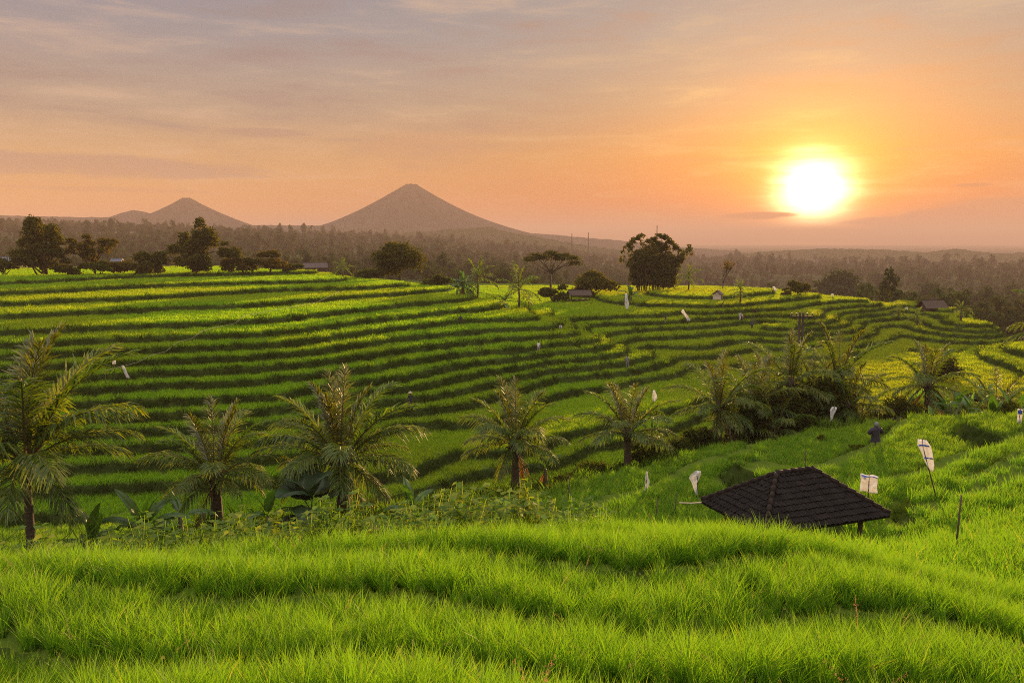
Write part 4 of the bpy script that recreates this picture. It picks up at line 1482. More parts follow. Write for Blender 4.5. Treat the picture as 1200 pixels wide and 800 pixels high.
# ------------------------------------------------------------------ bushes
for lb, px, d, w, h, dp, n, lf, mt, sd in (
        ('grey green shrub left of the sparse palm', 700, 36, 3.0, 1.2, 2.2, 1500, .10, 'bush', 51), ('dark shrub at the right foot of the sparse palm', 762, 39, 2.4, 1.3, 2.0, 1300, .10, 'bush', 52),
        ('shrub in the row before the pale palm', 790, 40.5, 2.6, 1.5, 2.0, 1500, .10, 'bush', 53), ('low shrub under the pale palm', 822, 42, 2.6, 1.4, 2.0, 1500, .10, 'bush', 54),
        ('rounded grass like shrub beside the withered banana', 560, 33, 2.4, 0.9, 1.6, 1300, .09, 'bush', 55), ('dark low shrub below the withered banana', 656, 32, 2.4, 1.0, 1.5, 1300, .09, 'bush', 56),
        ('dense undergrowth at the foot of the bushy palm', 878, 45, 4.0, 3.4, 2.5, 3600, .13, 'bush', 57), ('dense undergrowth in the middle of the grove', 908, 47, 4.6, 4.2, 2.5, 4200, .14, 'bush', 58),
        ('dense undergrowth under the young fronds', 945, 49, 4.6, 4.2, 2.5, 4200, .14, 'bush', 59), ('dense undergrowth at the foot of the tallest palm', 980, 51, 4.6, 3.8, 2.5, 4000, .14, 'bush', 60),
        ('clipped looking hedge below the grey roofed hut', 1055, 56, 5.0, 3.2, 2.4, 4200, .09, 'bush', 61), ('dark bushes right of the hedge', 1084, 55, 3.6, 2.8, 2.4, 2200, .12, 'bush', 62),
        ('dark round bush alone on the slope under the mound hut', 1100, 104, 5.0, 3.6, 4, 2200, .22, 'bush', 63), ('low bush on the slope below the ridge', 1158, 86, 4.6, 2.0, 3, 1500, .2, 'bush', 64),
        ('tiny dark bush in the bowl field by the hanging flag', 968, 38.5, .55, .4, .5, 350, .05, 'bush', 65), ('small brown weedy patch beside the dark scarecrow', 1016, 36, 1.2, .35, .8, 500, .06, 'bush', 66),
        ('bush at the rim of the sunny field', 1118, 46, 2.6, 1.1, 1.5, 1300, .09, 'bush', 67), ('thicket behind the big banana clump at right', 1150, 55, 4.0, 2.4, 2.5, 3000, .12, 'bush', 187), ('thicket at the right edge behind the drooping bananas', 1200, 50, 4.0, 2.6, 2.5, 3000, .12, 'bush', 188), ('low thicket left of the big banana clump', 1122, 53, 3.4, 1.9, 2.2, 2400, .11, 'bush', 189),
        ('dark bush at the right rim under the banana clump', 1185, 45, 3.2, 1.4, 1.8, 1500, .10, 'bush', 68),
        ('dark bush at the foot of the leftmost tree', 55, 172, 10, 5.4, 6, 2600, .36, 'tree_leaf', 69), ('brown bush between the two big trees on the left hill', 168, 170, 6.0, 4.2, 5, 1700, .32, 'tree_leaf', 70),
        ('low dark bush left of the tall dark tree', 190, 172, 5.0, 4.6, 5, 1600, .32, 'tree_leaf', 71), ('dark bush right of the tall dark tree', 275, 172, 6.0, 4.6, 5, 1800, .32, 'tree_leaf', 72),
        ('sunny bush at the end of the top terrace', 290, 171, 4.0, 3.0, 4, 1200, .3, 'tree_gold', 73), ('scrub beside the round tree', 432, 172, 7.0, 4.0, 5, 1700, .32, 'bush', 74),
        ('scrub right of the round tree', 512, 156, 6.0, 3.4, 4, 1600, .28, 'bush', 75), ('big dark bush mass left of the bamboo clump', 690, 172, 11, 5.2, 7, 3400, .36, 'tree_leaf', 76),
        ('smaller hazy bush in front of the flat topped tree', 650, 158, 6.0, 3.6, 4, 1700, .3, 'bush', 77), ('pair of round bushes on the sunny hilltop', 935, 178, 5.4, 3.2, 3.5, 1500, .26, 'tree_leaf', 78),
        ('scrub at the far left end of the hilltop row', 12, 174, 6, 3.0, 4, 1300, .3, 'bush', 180), ('scrub between the leftmost tree and the airy golden tree', 88, 170, 6, 3.2, 4, 1500, .3, 'tree_leaf', 181),
        ('scrub under the airy golden tree', 122, 169, 7, 2.6, 4, 1600, .3, 'bush', 182), ('scrub right of the airy golden tree', 147, 171, 5, 2.4, 4, 1200, .3, 'tree_gold', 183), ('dark scrub at the foot of the tall dark tree', 232, 171, 8, 3.6, 5, 2200, .32, 'tree_leaf', 184),
        ('scrub between the tall dark tree and the low spreading tree', 300, 173, 6, 3.4, 4, 1400, .3, 'tree_leaf', 185), ('low scrub past the low spreading tree', 345, 176, 6, 2.2, 4, 1200, .3, 'bush', 186),
        ('little bush beside the far white flag on the hilltop', 918, 176, 2.4, 1.6, 2, 600, .22, 'tree_leaf', 79)):
    bush(lb, atd(px, d), w, h, n, lf, M[mt], sd, dp)

# ------------------------------------------------------------------ trees
tree('tree', 'leftmost tall tree on the hill, rounded open crown', 'tree', atd(60, 174), 3.4, 0.34,
     clumpy((0, 0, 7.2), (5.0, 4.4, 4.0), 15, 81, .36), 4200, .34, M['tree_leaf'], 81)
tree('tree', 'airy golden green tree second from the left on the hill', 'tree', atd(117, 172), 2.6, 0.22,
     clumpy((0, 0, 5.2), (5.6, 4.4, 3.6), 17, 82, .26), 2600, .32, M['tree_gold'], 82, nb=12, flat=.4)
tree('tree', 'tall dark tree with a lopsided crown in the middle of the left hill', 'tree', atd(236, 174), 3.0, 0.4,
     clumpy((0.6, 0, 6.0), (4.0, 4, 5.0), 14, 83, .38) + clumpy((-3.0, 0, 4.2), (3.4, 3.4, 3.0), 7, 84, .45) + clumpy((5.4, 0, 5.0), (2.2, 2, 1.6), 4, 87, .5), 5600, .36, M['tree_leaf'], 83)
tree('tree', 'low spreading tree at the right end of the hilltop row', 'tree', atd(320, 172), 1.4, 0.2,
     clumpy((0, 0, 3.0), (3.6, 3, 2.2), 9, 85, .42), 2000, .30, M['tree_gold'], 85)
tree('tree', 'round dense tree at the end of the terraces, in front of the volcano', 'tree', atd(470, 166), 2.2, 0.36,
     clumpy((0, 0, 5.1), (6.0, 5.0, 4.2), 18, 86, .42) + [(0, 0, 5.1, 4.9, 4.2, 3.6)], 6500, .34, M['tree_leaf'], 86)
tree('tree', 'hazy flat topped tree left of the bamboo clump', 'tree', atd(645, 185), 5.2, 0.3,
     [(-5 + 10.5 * k / 9 + .3 * ((k * 7) % 3), ((k * 5) % 4 - 1.5), 8.6 + .55 * math.sin(k * 1.9) - 0.05 * (k - 4) ** 2, 1.9, 1.7, .8) for k in range(10)], 2200, .30, M['tree_leaf'], 88, nb=10, flat=.6)
bam = []
R_ = random.Random(90)
for k in range(20):
    a = R_.uniform(-1, 1); hh = R_.uniform(7.5, 12.2) * (1 - .18 * abs(a))
    x0 = a * 4.2 + R_.uniform(-.5, .5)
    for q in range(5):
        s = .25 + .18 * q
        bam.append((x0 + a * 3.2 * s ** 3 + (1.0 if a > 0 else -.7) * s ** 4, R_.uniform(-2.4, 2.4), hh * s, 1.5 - .8 * s, 1.4 - .7 * s, 1.7 - .7 * s))
tb = empty('bamboo_clump', atd(763, 182)); tag(tb, 'huge dense bamboo clump with arching feathery tops on the skyline', 'bamboo')
cm = MB()
for k in range(26):
    a = R_.uniform(-1, 1); y_ = R_.uniform(-2, 2); hh = R_.uniform(8, 12.5) * (1 - .15 * abs(a))
    cm.tube([(a * 3, y_, -.2), (a * 3.8, y_, hh * .5), (a * 5.0, y_, hh * .85), (a * 5.6 + (1.5 if a > 0 else -1), y_, hh * .97)], [.08, .07, .045, .02], 5)
cm.build('canes', M['stalk'], tb)
for k in range(9):
    a = -1 + k / 4.0
    hh = (10.6, 12.0, 12.6, 11.4, 11.8, 12.6, 12.4, 11.2, 10.0)[k]
    for q in range(4):
        bam.append((a * 5.0 + q * .55 * (1 if a > -.3 else -1), R_.uniform(-1, 1), hh - .2 - .32 * q * q * .5, .85 - .1 * q, .9, .75 - .08 * q))
bam += clumpy((0, 0, 4.6), (5.8, 3.6, 5.2), 16, 93, .40) + [(0, 0, 3.6, 5.0, 3.0, 3.8)] + clumpy((0, 0, 8.4), (5.0, 3.0, 2.8), 14, 94, .42)
v_, f_ = leaf_cloud(bam, 15000, .34, 90, jag=.35)
link('foliage', npmesh('foliage', v_, f_, M['tree_leaf'], smooth=False), tb)
# the bare tree on the skyline
tw_ = empty('bare_tree', atd(845, 186)); tag(tw_, 'thin almost leafless tree on the skyline right of the bamboo', 'tree')
def twigs(m, p, d, l, r, n, R):
    e = p + d * l
    m.tube([p, p.lerp(e, .5) + Vector((R.uniform(-1, 1), R.uniform(-1, 1), 0)) * l * .06, e], [r, r * .8, r * .6], 5)
    if n == 0: return [e]
    o = []
    for k in range(3):
        dd = (d + Vector((R.uniform(-.75, .75), R.uniform(-.6, .6), R.uniform(.0, .5)))).normalized()
        o += twigs(m, e, dd, l * R.uniform(.6, .85), r * .58, n - 1, R)
    return o
mb_ = MB(); tips = twigs(mb_, Vector((0, 0, -.2)), Vector((.02, 0, 1)), 2.2, .16, 4, random.Random(12))
mb_.build('trunk', M['bark'], tw_)
v_, f_ = leaf_cloud([(t_.x, t_.y, t_.z, .35, .35, .3) for t_ in tips], 500, .16, 12)
link('crown', npmesh('crown', v_, f_, M['tree_gold'], smooth=False), tw_)
# single trees standing clear in the haze beyond
G6 = 'single trees in the haze beyond the terraces'
for k, (lb, px, d, w, h) in enumerate((
        ('rounded hazy tree above the lit small palm', 588, 330, 17, 13), ('broad domed tree in the orange haze below the sun', 985, 420, 32, 22), ('hazy tree right of the broad domed tree', 1085, 520, 22, 18),
        ('dark wide tree on the wooded plain under the sun', 1032, 760, 30, 18), ('dim tree beyond the ridge at far right', 1155, 480, 20, 16), ('hazy tree left of the flat topped tree', 618, 300, 12, 9))):
    tree('tree', lb, 'tree', atd(px, d), h * .25, .5, clumpy((0, 0, h * .52), (w * .5, w * .45, h * .45), 16, 300 + k, .42) + [(0, 0, h * .5, w * .36, w * .36, h * .34)], 2600, w * .035, M['forest'], 300 + k, G6)


# ------------------------------------------------------------------ huts and houses
def hut(name, label, loc, rz, w, d, hw, hr, over, wall, roof_m, cat='hut', open_=False, win=True):
    t = empty(name, loc, rz)
    tag(t, label, cat)
    if not open_:
        MB().box((0, 0, hw / 2 - .15), (w, d, hw + .3)).build('wall', wall, t, smooth=False)
        MB().box((-w * .15, -d / 2 - .012, hw * .38), (w * .22, .05, hw * .76)).build('door', M['wood'], t, smooth=False)
        if win: MB().box((w * .24, -d / 2 - .012, hw * .55), (w * .2, .05, hw * .3)).build('window', M['pole'], t, smooth=False)
    else:
        for a in (-1, 1):
            for b_ in (-1, 1):
                MB().box((a * w / 2, b_ * d / 2, hw / 2 - .1), (.14, .14, hw + .2)).build('post', M['wood'], t, smooth=False)
        MB().box((0, 0, .45), (w - .2, d - .2, .08)).build('floor_platform', M['wood'], t, smooth=False)
    r = MB()
    x_, y_ = w / 2 + over, d / 2 + over
    th = .10
    v0 = [(-x_, -y_, hw), (x_, -y_, hw), (x_, 0, hw + hr), (-x_, 0, hw + hr), (-x_, y_, hw), (x_, y_, hw)]
    r.add(v0 + [(a, b_, c_ + th) for a, b_, c_ in v0], [(0, 3, 2, 1), (3, 4, 5, 2), (6, 7, 8, 9), (9, 8, 11, 10), (0, 1, 7, 6), (4, 10, 11, 5), (0, 6, 9, 3), (3, 9, 10, 4), (1, 2, 8, 7), (2, 5, 11, 8)])
    ro = r.build('roof', roof_m, t, smooth=False)
    g = MB()
    for s in (-1, 1):
        g.add([(s * (w / 2 - .03), -d / 2, hw + .02), (s * (w / 2 - .03), d / 2, hw + .02), (s * (w / 2 - .03), 0, hw + hr * .9), (s * (w / 2 - .10), -d / 2, hw + .02), (s * (w / 2 - .10), d / 2, hw + .02), (s * (w / 2 - .10), 0, hw + hr * .9)],
              [(0, 1, 2), (3, 5, 4), (0, 3, 4, 1), (1, 4, 5, 2), (2, 5, 3, 0)])
    g.build('gable', wall, t, smooth=False)
    MB().tube([(-x_, 0, hw + hr + th), (x_, 0, hw + hr + th)], .09, 7).build('ridge_cap', M['ridge'], ro)
    return t


hut('field_hut', 'little hut with pale gable on the sunny terraces', hit(841, 351), 1.1, 1.7, 1.5, .9, .75, .25, M['plaster'], M['rooftile'])
hut('field_hut', 'low dark roofed shed beside the big bush mass', atd(678, 160), .15, 3.6, 2.6, 1.3, 1.0, .5, M['wood'], M['thatch'], open_=True)
hut('field_hut', 'grey roofed hut half hidden behind the hedge in the grove', atd(1050, 59), .5, 2.0, 1.8, 2.0, .95, .4, M['plaster'], M['rooftile'])
hut('field_hut', 'dark roofed low hut like a mound on the right hand ridge', hit(1092, 364), .1, 3.6, 2.6, .5, 1.5, .6, M['wood'], M['thatch'], win=False)
hut('farm_house', 'small far house with a bluish tin roof behind the airy golden tree', atd(143, 215), .2, 2.0, 2, 1.5, .7, .3, M['wood'], M['tin'], 'house')
hut('farm_house', 'pale far house among trees near the left edge', atd(21, 330), .1, 8, 5, 3, 1.6, .5, M['wood'], M['tin'], 'house')
hut('farm_house', 'far house with a grey roof behind the end of the top terrace', atd(372, 240), .3, 6, 4, 2.2, 1.4, .5, M['wood'], M['rooftile'], 'house')

# ------------------------------------------------------------------ the double electricity pole
pp = atd(938, 76)
up_ = empty('utility_pole', pp, rad(-10)); tag(up_, 'dark double electricity pole with a crossarm rising behind the palms', 'utility pole')
topz = Vector(ray(938, 366)); topz = topz * (76 / math.hypot(topz.x, topz.y))
ph = topz.z - pp.z
for s in (-1, 1):
    MB().tube([(s * .17, 0, -.3), (s * .15, 0, ph)], [.13, .10], 10).build('post', M['pole'], up_)
cr = MB(); cr.box((0, -.15, ph - .35), (1.9, .12, .14)); cr.tube([(-.85, -.15, ph - .30), (-.16, -.1, ph - 1.0)], .03, 5); cr.tube([(.85, -.15, ph - .30), (.16, -.1, ph - 1.0)], .03, 5)
cr.build('crossarm', M['pole'], up_, smooth=False)
for x_ in (-.88, -.45, .45, .88):
    MB().tube([(x_, -.15, ph - .28), (x_, -.15, ph - .2), (x_, -.15, ph - .12), (x_, -.15, ph - .02)], [.03, .07, .045, .06], 8).build('insulator', M['steel'], up_)
MB().box((0, -.22, ph * .62), (.34, .10, .5)).build('switch_box', M['steel'], up_, smooth=False)

# ------------------------------------------------------------------ far masts
for k, (px, pt, lb) in enumerate(((669, 277, 'thin far radio mast, left of the pair on the wooded horizon'), (688, 276, 'thin far radio mast, right of the pair on the wooded horizon'), (767, 268, 'faint far radio mast rising behind the bamboo clump'))):
    g0 = atd(px, 1050)
    top = Vector(ray(px, pt)); top = top * (1050 / math.hypot(top.x, top.y))
    m_ = MB(); H_ = top.z - g0.z + 4
    for (a, b_) in ((-1, -1), (1, -1), (1, 1), (-1, 1)):
        m_.tube([(a * .9, b_ * .9, -4), (a * .3, b_ * .3, H_)], .16, 4)
    nb_ = int(H_ / 4)
    for i in range(nb_):
        w0 = 1.1 - .8 * i / nb_; w1 = 1.1 - .8 * (i + 1) / nb_
        for (a, b_, c_, d_) in ((-1, -1, 1, -1), (1, 1, -1, 1), (-1, 1, -1, -1), (1, -1, 1, 1)):
            m_.tube([(a * w0, b_ * w0, H_ * i / nb_), (c_ * w1, d_ * w1, H_ * (i + 1) / nb_)], .12, 4)
    o = m_.build('radio_mast', M['steel'], None, smooth=False, loc=g0); tag(o, lb, 'radio mast', 'far radio masts')


# ------------------------------------------------------------------ bird scaring flags of white plastic
def sheet(pts, th, seed, nu=12, nv=10, fold=.12):
    """crumpled sheet spanned between a left and a right edge: pts = [(xl, xr, z), ...] top to bottom, in metres"""
    R = random.Random(seed)
    V_ = []
    zs = [p[2] for p in pts]
    ph_ = R.uniform(0, 6)
    for i in range(nv + 1):
        t_ = i / nv * (len(pts) - 1)
        k = min(int(t_), len(pts) - 2); f = t_ - k
        jl, jr = R.uniform(-.06, .06), R.uniform(-.08, .08)
        xl = pts[k][0] * (1 - f) + pts[k + 1][0] * f; xr = pts[k][1] * (1 - f) + pts[k + 1][1] * f; z = pts[k][2] * (1 - f) + pts[k + 1][2] * f
        for j in range(nu + 1):
            q = j / nu
            w = abs(xr - xl)
            V_.append((xl + (xr - xl) * q, fold * w * math.sin(q * 9 + ph_ + i * .4) + fold * .5 * w * math.sin(i * 1.3 + q * 4) + R.uniform(-.03, .03) * w, z + R.uniform(-.02, .02) * w))
    F_ = [(i * (nu + 1) + j, i * (nu + 1) + j + 1, (i + 1) * (nu + 1) + j + 1, (i + 1) * (nu + 1) + j) for i in range(nv) for j in range(nu)]
    return V_, F_


def flag(label, px, pyb, outline, seed, pole_top=None, group='white plastic bird scaring flags', lean=0.0, extra=None, d=None, rz=None):
    """outline in photo pixels relative to (px, pyb): [(xl, xr, y), ...] top to bottom; foot of the stick at pyb"""
    g0 = hit(px, pyb) if d is None else atd(px, d)
    dist = g0.length
    k = dist / FPX
    az_ = math.atan2(g0.x, g0.y)
    t = empty('plastic_flag', g0, -az_)
    tag(t, label, 'flag', group)
    base = Vector(ray(px, pyb)) * dist
    zoff = base.z - g0.z
    pts = [(a * k, b_ * k, -c_ * k + zoff) for a, b_, c_ in outline]
    ztop = max(p[2] for p in pts)
    x0 = (pts[0][0] + pts[0][1]) / 2
    MB().tube([(lean * k, .02, -.15), (x0, .02, ztop * .9 + .05), (x0 + .02, .02, ztop + .08)], [.014 + k * .15, .011 + k * .1, .008], 6).build('stick', M['stalk'], t)
    v_, f_ = sheet(pts, 0, seed)
    sh = MB(); sh.add(v_, f_); so = sh.build('sheet', M['plastic'], t)
    md = so.modifiers.new('thick', 'SOLIDIFY'); md.thickness = .004
    if extra:
        for nm, mt, ol in extra:
            v_, f_ = sheet([(a * k, b_ * k, -c_ * k + zoff) for a, b_, c_ in ol], 0, seed, 6, 3)
            e_ = MB(); e_.add([(a, b_ - .035, c_) for a, b_, c_ in v_], f_); tag_o = e_.build(nm, M[mt], so)
    return t


flag('tall narrow white flag at the foot of the bamboo clump', 734, 364, [(-1.5, .5, -20), (-2, 1.5, -13), (-2.2, 3.2, -8), (-1, 2.6, -4), (0, 1.5, -1)], 1)
flag('slanting white flag on the terraces right of the tall narrow one', 805, 380, [(-6, -4, -17), (-7, -2.5, -14), (-4, 0, -11), (-1.5, 3, -7), (0, 4, -3.5)], 2)
flag('small white rag on the terrace edge near the middle', 657, 387, [(-1.6, 1.6, -6), (-1.8, 1.8, -4), (-1.2, 1.2, -2)], 3)
flag('white triangular flag above the sparse palm', 766, 474, [(-1, 1, -17), (-1.5, 3, -12), (-1.5, 4, -8), (-1, 1, -3)], 4)
flag('thin upright white flag at the corner of the bowl field', 757, 580, [(-.4, .8, -28), (-1.2, 2.2, -21), (-1.2, 3.8, -15), (-1.6, 2.0, -9), (-2.8, .4, -3)], 5)
flag('white flag with a long tail left of the tiled roof', 816, 586, [(-2, 4, -34), (-7, 4, -29), (-9, 2.5, -25), (-6, 0, -20), (-2.5, .8, -11), (-.5, 1.4, -6)], 6)
flag('hanging white flag in the bowl near the grove', 975, 500, [(-1, 4, -22), (-3, 3.5, -18), (-2.5, 1, -13), (-2.5, .5, -8), (-2, .5, -4)], 7)
flag('square white plastic sheet right of the tiled roof', 1017, 592, [(-9, 8.5, -33), (-8, 8, -26), (-8.5, 7.6, -20), (-9, 8.8, -14)], 8,
     extra=[('print_mark', 'red', [(-5.5, -3, -30), (-5.5, -3, -28)]), ('blue_band', 'blue', [(-8, 8, -32), (-8, 8, -31)])])
flag('wrapped white plastic tied with blue bands on a leaning stick at right', 1098, 588, [(-21, -13, -63), (-21, -9, -57), (-17, -7, -50), (-15, -6, -44), (-12, -4.5, -38), (-7, -5, -31)], 9, lean=2,
     extra=[('blue_band', 'blue', [(-20, -10, -58), (-20, -10, -56.5)]), ('blue_band', 'blue', [(-14, -6, -45.5), (-14, -6, -44)])])
flag('slanting white strip hanging on the string at left', 150, 452, [(-5, -3.2, -22), (-4.5, -1.5, -19), (-2.5, .5, -13), (-.5, 2.5, -8)], 10)
flag('tiny white scrap beside the slanting strip at left', 135, 452, [(-1, 1, -28), (-1.5, 1.8, -26), (-1.6, 2, -23)], 11)
flag('white and blue strip at the right edge in the sunny field', 1194, 500, [(-2.2, 2.2, -18), (-2.2, 2.2, -12), (-2, 2, -7), (-1.8, 1.8, -3)], 12, extra=[('blue_band', 'blue', [(-2, 2, -17), (-2, 2, -13)])])
flag('far white flag on the sunny hilltop by the pair of bushes', 907, 344, [(-2, .5, -8), (-1, 2.5, -5), (.5, 2, -2)], 13)
flag('far white scrap on the sunny skyline', 975, 349.5, [(-.8, 1.2, -5), (-.8, 1.2, -2)], 14)
flag('white scrap on the ridge left of the mound hut', 1062, 366, [(-1, 1.4, -5.5), (-1, 1.4, -2.5)], 15)

# string over the left terraces
s0 = hit(124, 455); s1 = hit(398, 350)
q0 = s0 + Vector((0, 0, 1.5)); q1 = s1 + Vector((0, 0, 1.0))
m_ = MB(); pts = []
for i in range(25):
    f = i / 24
    p = q0.lerp(q1, f); p.z -= 1.3 * 4 * f * (1 - f) * .6
    p.z = max(p.z, hz(p.x, p.y) + .55)
    pts.append(p)
m_.tube(pts, .016, 5)
tag(m_.build('string', M['twine']), 'pale string stretched across the left hand terraces', 'string')
for nm, p, h_, lb in (('bamboo_stake', s0, 1.6, 'dark stake holding the low end of the string'), ('bamboo_stake', s1, 1.2, 'stake holding the far upper end of the string')):
    o = MB().tube([(0, 0, -.2), (.06, 0, h_)], .03, 6).build(nm, M['stalk'], None, loc=p); tag(o, lb, 'stake', 'stakes in the fields')
for px, py, h_, lb, tilt in ((1119, 650, .75, 'dark weathered stake at right in the front field', .04), (768, 612, .45, 'short stake before the bowl field, left of the roof', 0.05), (791, 606, .5, 'thin stake just left of the bamboo pole', .02), (943, 555, .55, 'thin stake rising behind the roof ridge', 0),
                        (666, 592, .7, 'grey stake at the right end of the weed row', .03), (232, 604, .8, 'pale stake in the weed row at left', 0), (505, 582, .6, 'pale stake in the weed row in the middle', -.02)):
    g0 = hit(px, py)
    o = MB().tube([(0, 0, -.2), (tilt * .5, 0, h_ * .6), (tilt, 0, h_ + .35)], [.022, .02, .016], 6).build('bamboo_stake', M['wood'], None, loc=g0); tag(o, lb, 'stake', 'stakes in the fields')


# ------------------------------------------------------------------ people and scarecrows
def figure(label, loc, h, rz, top_c, leg_c, hat_c=None, pose='stand', cat='person', name='person'):
    """one skinned body; clothes coloured by height"""
    s = h / 1.68
    J = {'hip': (0, 0, .92), 'waist': (0, .01, 1.06), 'chest': (0, 0, 1.28), 'neck': (0, -.01, 1.44), 'head0': (0, -.02, 1.52), 'head': (0, -.03, 1.62),
         'shl': (-.17, 0, 1.38), 'shr': (.17, 0, 1.38), 'hpl': (-.09, 0, .88), 'hpr': (.09, 0, .88), 'knl': (-.11, -.03, .48), 'knr': (.11, .02, .48), 'anl': (-.12, .0, .07), 'anr': (.12, .06, .07),
         'tol': (-.13, -.13, .03), 'tor': (.13, -.07, .03)}
    if pose == 'stand':
        J.update({'ell': (-.25, .02, 1.10), 'elr': (.25, .02, 1.10), 'wrl': (-.25, -.08, .86), 'wrr': (.26, -.06, .86), 'hal': (-.25, -.11, .77), 'har': (.26, -.09, .77)})
    elif pose == 'reach':
        J.update({'ell': (-.25, .0, 1.10), 'elr': (.34, -.05, 1.22), 'wrl': (-.26, -.08, .86), 'wrr': (.50, -.10, 1.04), 'hal': (-.26, -.1, .77), 'har': (.56, -.12, .97)})
    elif pose == 'bend':
        for k in ('waist', 'chest', 'neck', 'head0', 'head', 'shl', 'shr'):
            x_, y_, z_ = J[k]; dz_ = z_ - .92
            J[k] = (x_, y_ - dz_ * .62, .92 + dz_ * .78)
        J.update({'ell': (-.24, -.34, 1.0), 'elr': (.24, -.34, 1.0), 'wrl': (-.2, -.45, .78), 'wrr': (.2, -.45, .78), 'hal': (-.18, -.48, .70), 'har': (.18, -.48, .70)})
    names = list(J)
    rads = {'hip': .135, 'waist': .115, 'chest': .145, 'neck': .055, 'head0': .075, 'head': .10, 'shl': .075, 'shr': .075, 'hpl': .10, 'hpr': .10, 'knl': .062, 'knr': .062, 'anl': .045, 'anr': .045,
            'tol': .04, 'tor': .04, 'ell': .05, 'elr': .05, 'wrl': .034, 'wrr': .034, 'hal': .04, 'har': .04}
    E = [('hip', 'waist'), ('waist', 'chest'), ('chest', 'neck'), ('neck', 'head0'), ('head0', 'head'), ('chest', 'shl'), ('chest', 'shr'), ('shl', 'ell'), ('ell', 'wrl'), ('wrl', 'hal'), ('shr', 'elr'), ('elr', 'wrr'), ('wrr', 'har'),
         ('hip', 'hpl'), ('hip', 'hpr'), ('hpl', 'knl'), ('knl', 'anl'), ('anl', 'tol'), ('hpr', 'knr'), ('knr', 'anr'), ('anr', 'tor')]
    me = bpy.data.meshes.new('body_src')
    me.from_pydata([tuple(v * s for v in J[k]) for k in names], [(names.index(a), names.index(b_)) for a, b_ in E], [])
    o = bpy.data.objects.new('body_src', me); COL.objects.link(o)
    sk = o.modifiers.new('skin', 'SKIN'); sk.use_smooth_shade = True
    for i, k in enumerate(names):
        me.skin_vertices[0].data[i].radius = (rads[k] * s, rads[k] * s)
        me.skin_vertices[0].data[i].use_root = (k == 'hip')
    su = o.modifiers.new('sub', 'SUBSURF'); su.levels = 1; su.render_levels = 1
    dg = bpy.context.evaluated_depsgraph_get()
    nm = bpy.data.meshes.new_from_object(o.evaluated_get(dg))
    bpy.data.objects.remove(o)
    nm.name = 'body'
    nm.materials.clear()
    for m_ in (M['skin'], top_c, leg_c, M['pole']): nm.materials.append(m_)
    zn = J['neck'][2] * s; 
    for p in nm.polygons:
        c_ = p.center
        ax = abs(c_.x) / s; z_ = c_.z / s
        if z_ < .09: mi = 3
        elif z_ < .93 and ax < .22: mi = 2
        elif c_.z > zn + .02 * s: mi = 0
        elif z_ < .84 and ax >= .2: mi = 0
        else: mi = 1
        p.material_index = mi
    t = empty(name, loc, rz)
    tag(t, label, cat)
    link('body', nm, t)
    hd = Vector(J['head']) * s
    f_ = MB()
    for x_ in (-1, 1): f_.ball(hd + Vector((x_ * .036, -.097, .01)) * s, .014 * s, 6, 4)
    f_.build('eyes', M['pole'], t)
    MB().ball(hd + Vector((0, -.112, -.02)) * s, (.016 * s, .024 * s, .022 * s), 6, 4).build('nose', M['skin'], t)
    MB().box(hd + Vector((0, -.098, -.058)) * s, (.045 * s, .012 * s, .012 * s)).build('mouth', M['red'], t)
    if hat_c is not None:
        MB().tube([hd + Vector((0, 0, .045)) * s, hd + Vector((0, 0, .06)) * s, hd + Vector((0, 0, .12)) * s, hd + Vector((0, 0, .2)) * s], [.24 * s, .2 * s, .11 * s, .015 * s], 14).build('hat', hat_c, t)
    else:
        MB().ball(hd + Vector((0, .015, .028)) * s, (.108 * s, .112 * s, .10 * s), 12, 7).build('hair', M['pole'], t)
    return t


def fig_h(px, pyt, pyb):
    g0 = hit(px, pyb)
    return g0, max(1.35, min(1.75, (pyb - pyt) * g0.length / FPX))


def stand(label, px, pyt, pyb, rz, tc, lc, hc, pose='stand', cat='person', name='person'):
    g0, h_ = fig_h(px, pyt, pyb)
    return figure(label, g0, h_, rz, tc, lc, hc, pose, cat, name)


straw = cloth('straw', (.42, .36, .24)); dk = cloth('dark_cloth', (.045, .04, .06)); dk2 = cloth('dark_trousers', (.07, .055, .07)); lil = cloth('lilac_cloth', (.55, .46, .62)); wht = cloth('white_cloth', (.75, .74, .76))
blu = cloth('pale_blue_cloth', (.42, .48, .62)); pnk = cloth('pink_cloth', (.62, .32, .26)); gry = cloth('grey_cloth', (.20, .20, .22)); nav = cloth('navy_cloth', (.07, .08, .14))
stand('person in dark clothes and a pale hat reaching out on a terrace bank', 481, 461, 482, .4, dk, dk2, straw, 'reach')
stand('person in a lilac wrap and white top standing on the terrace edge', 631, 402, 413, 2.6, wht, lil, None)
stand('person in dark top and pale trousers among the middle terraces', 780, 369, 379, 1.0, dk, gry, None)
stand('person in a pale blue shirt on the sunny terrace near the hut', 867, 366, 376, 2.0, blu, wht, None)
stand('person in a pink top close beside the one in pale blue', 870.5, 367, 376, 4.0, pnk, gry, straw, 'bend')
stand('person in navy clothes under a round dark hat on the bank', 881, 374.5, 386, .3, nav, dk, dk)
stand('grey clothed person climbing between the small terraces', 735, 416, 432, 3.0, gry, gry, None)
stand('dark figure standing on the left terraces below the small palm', 540, 371, 381, .0, dk, dk, None)


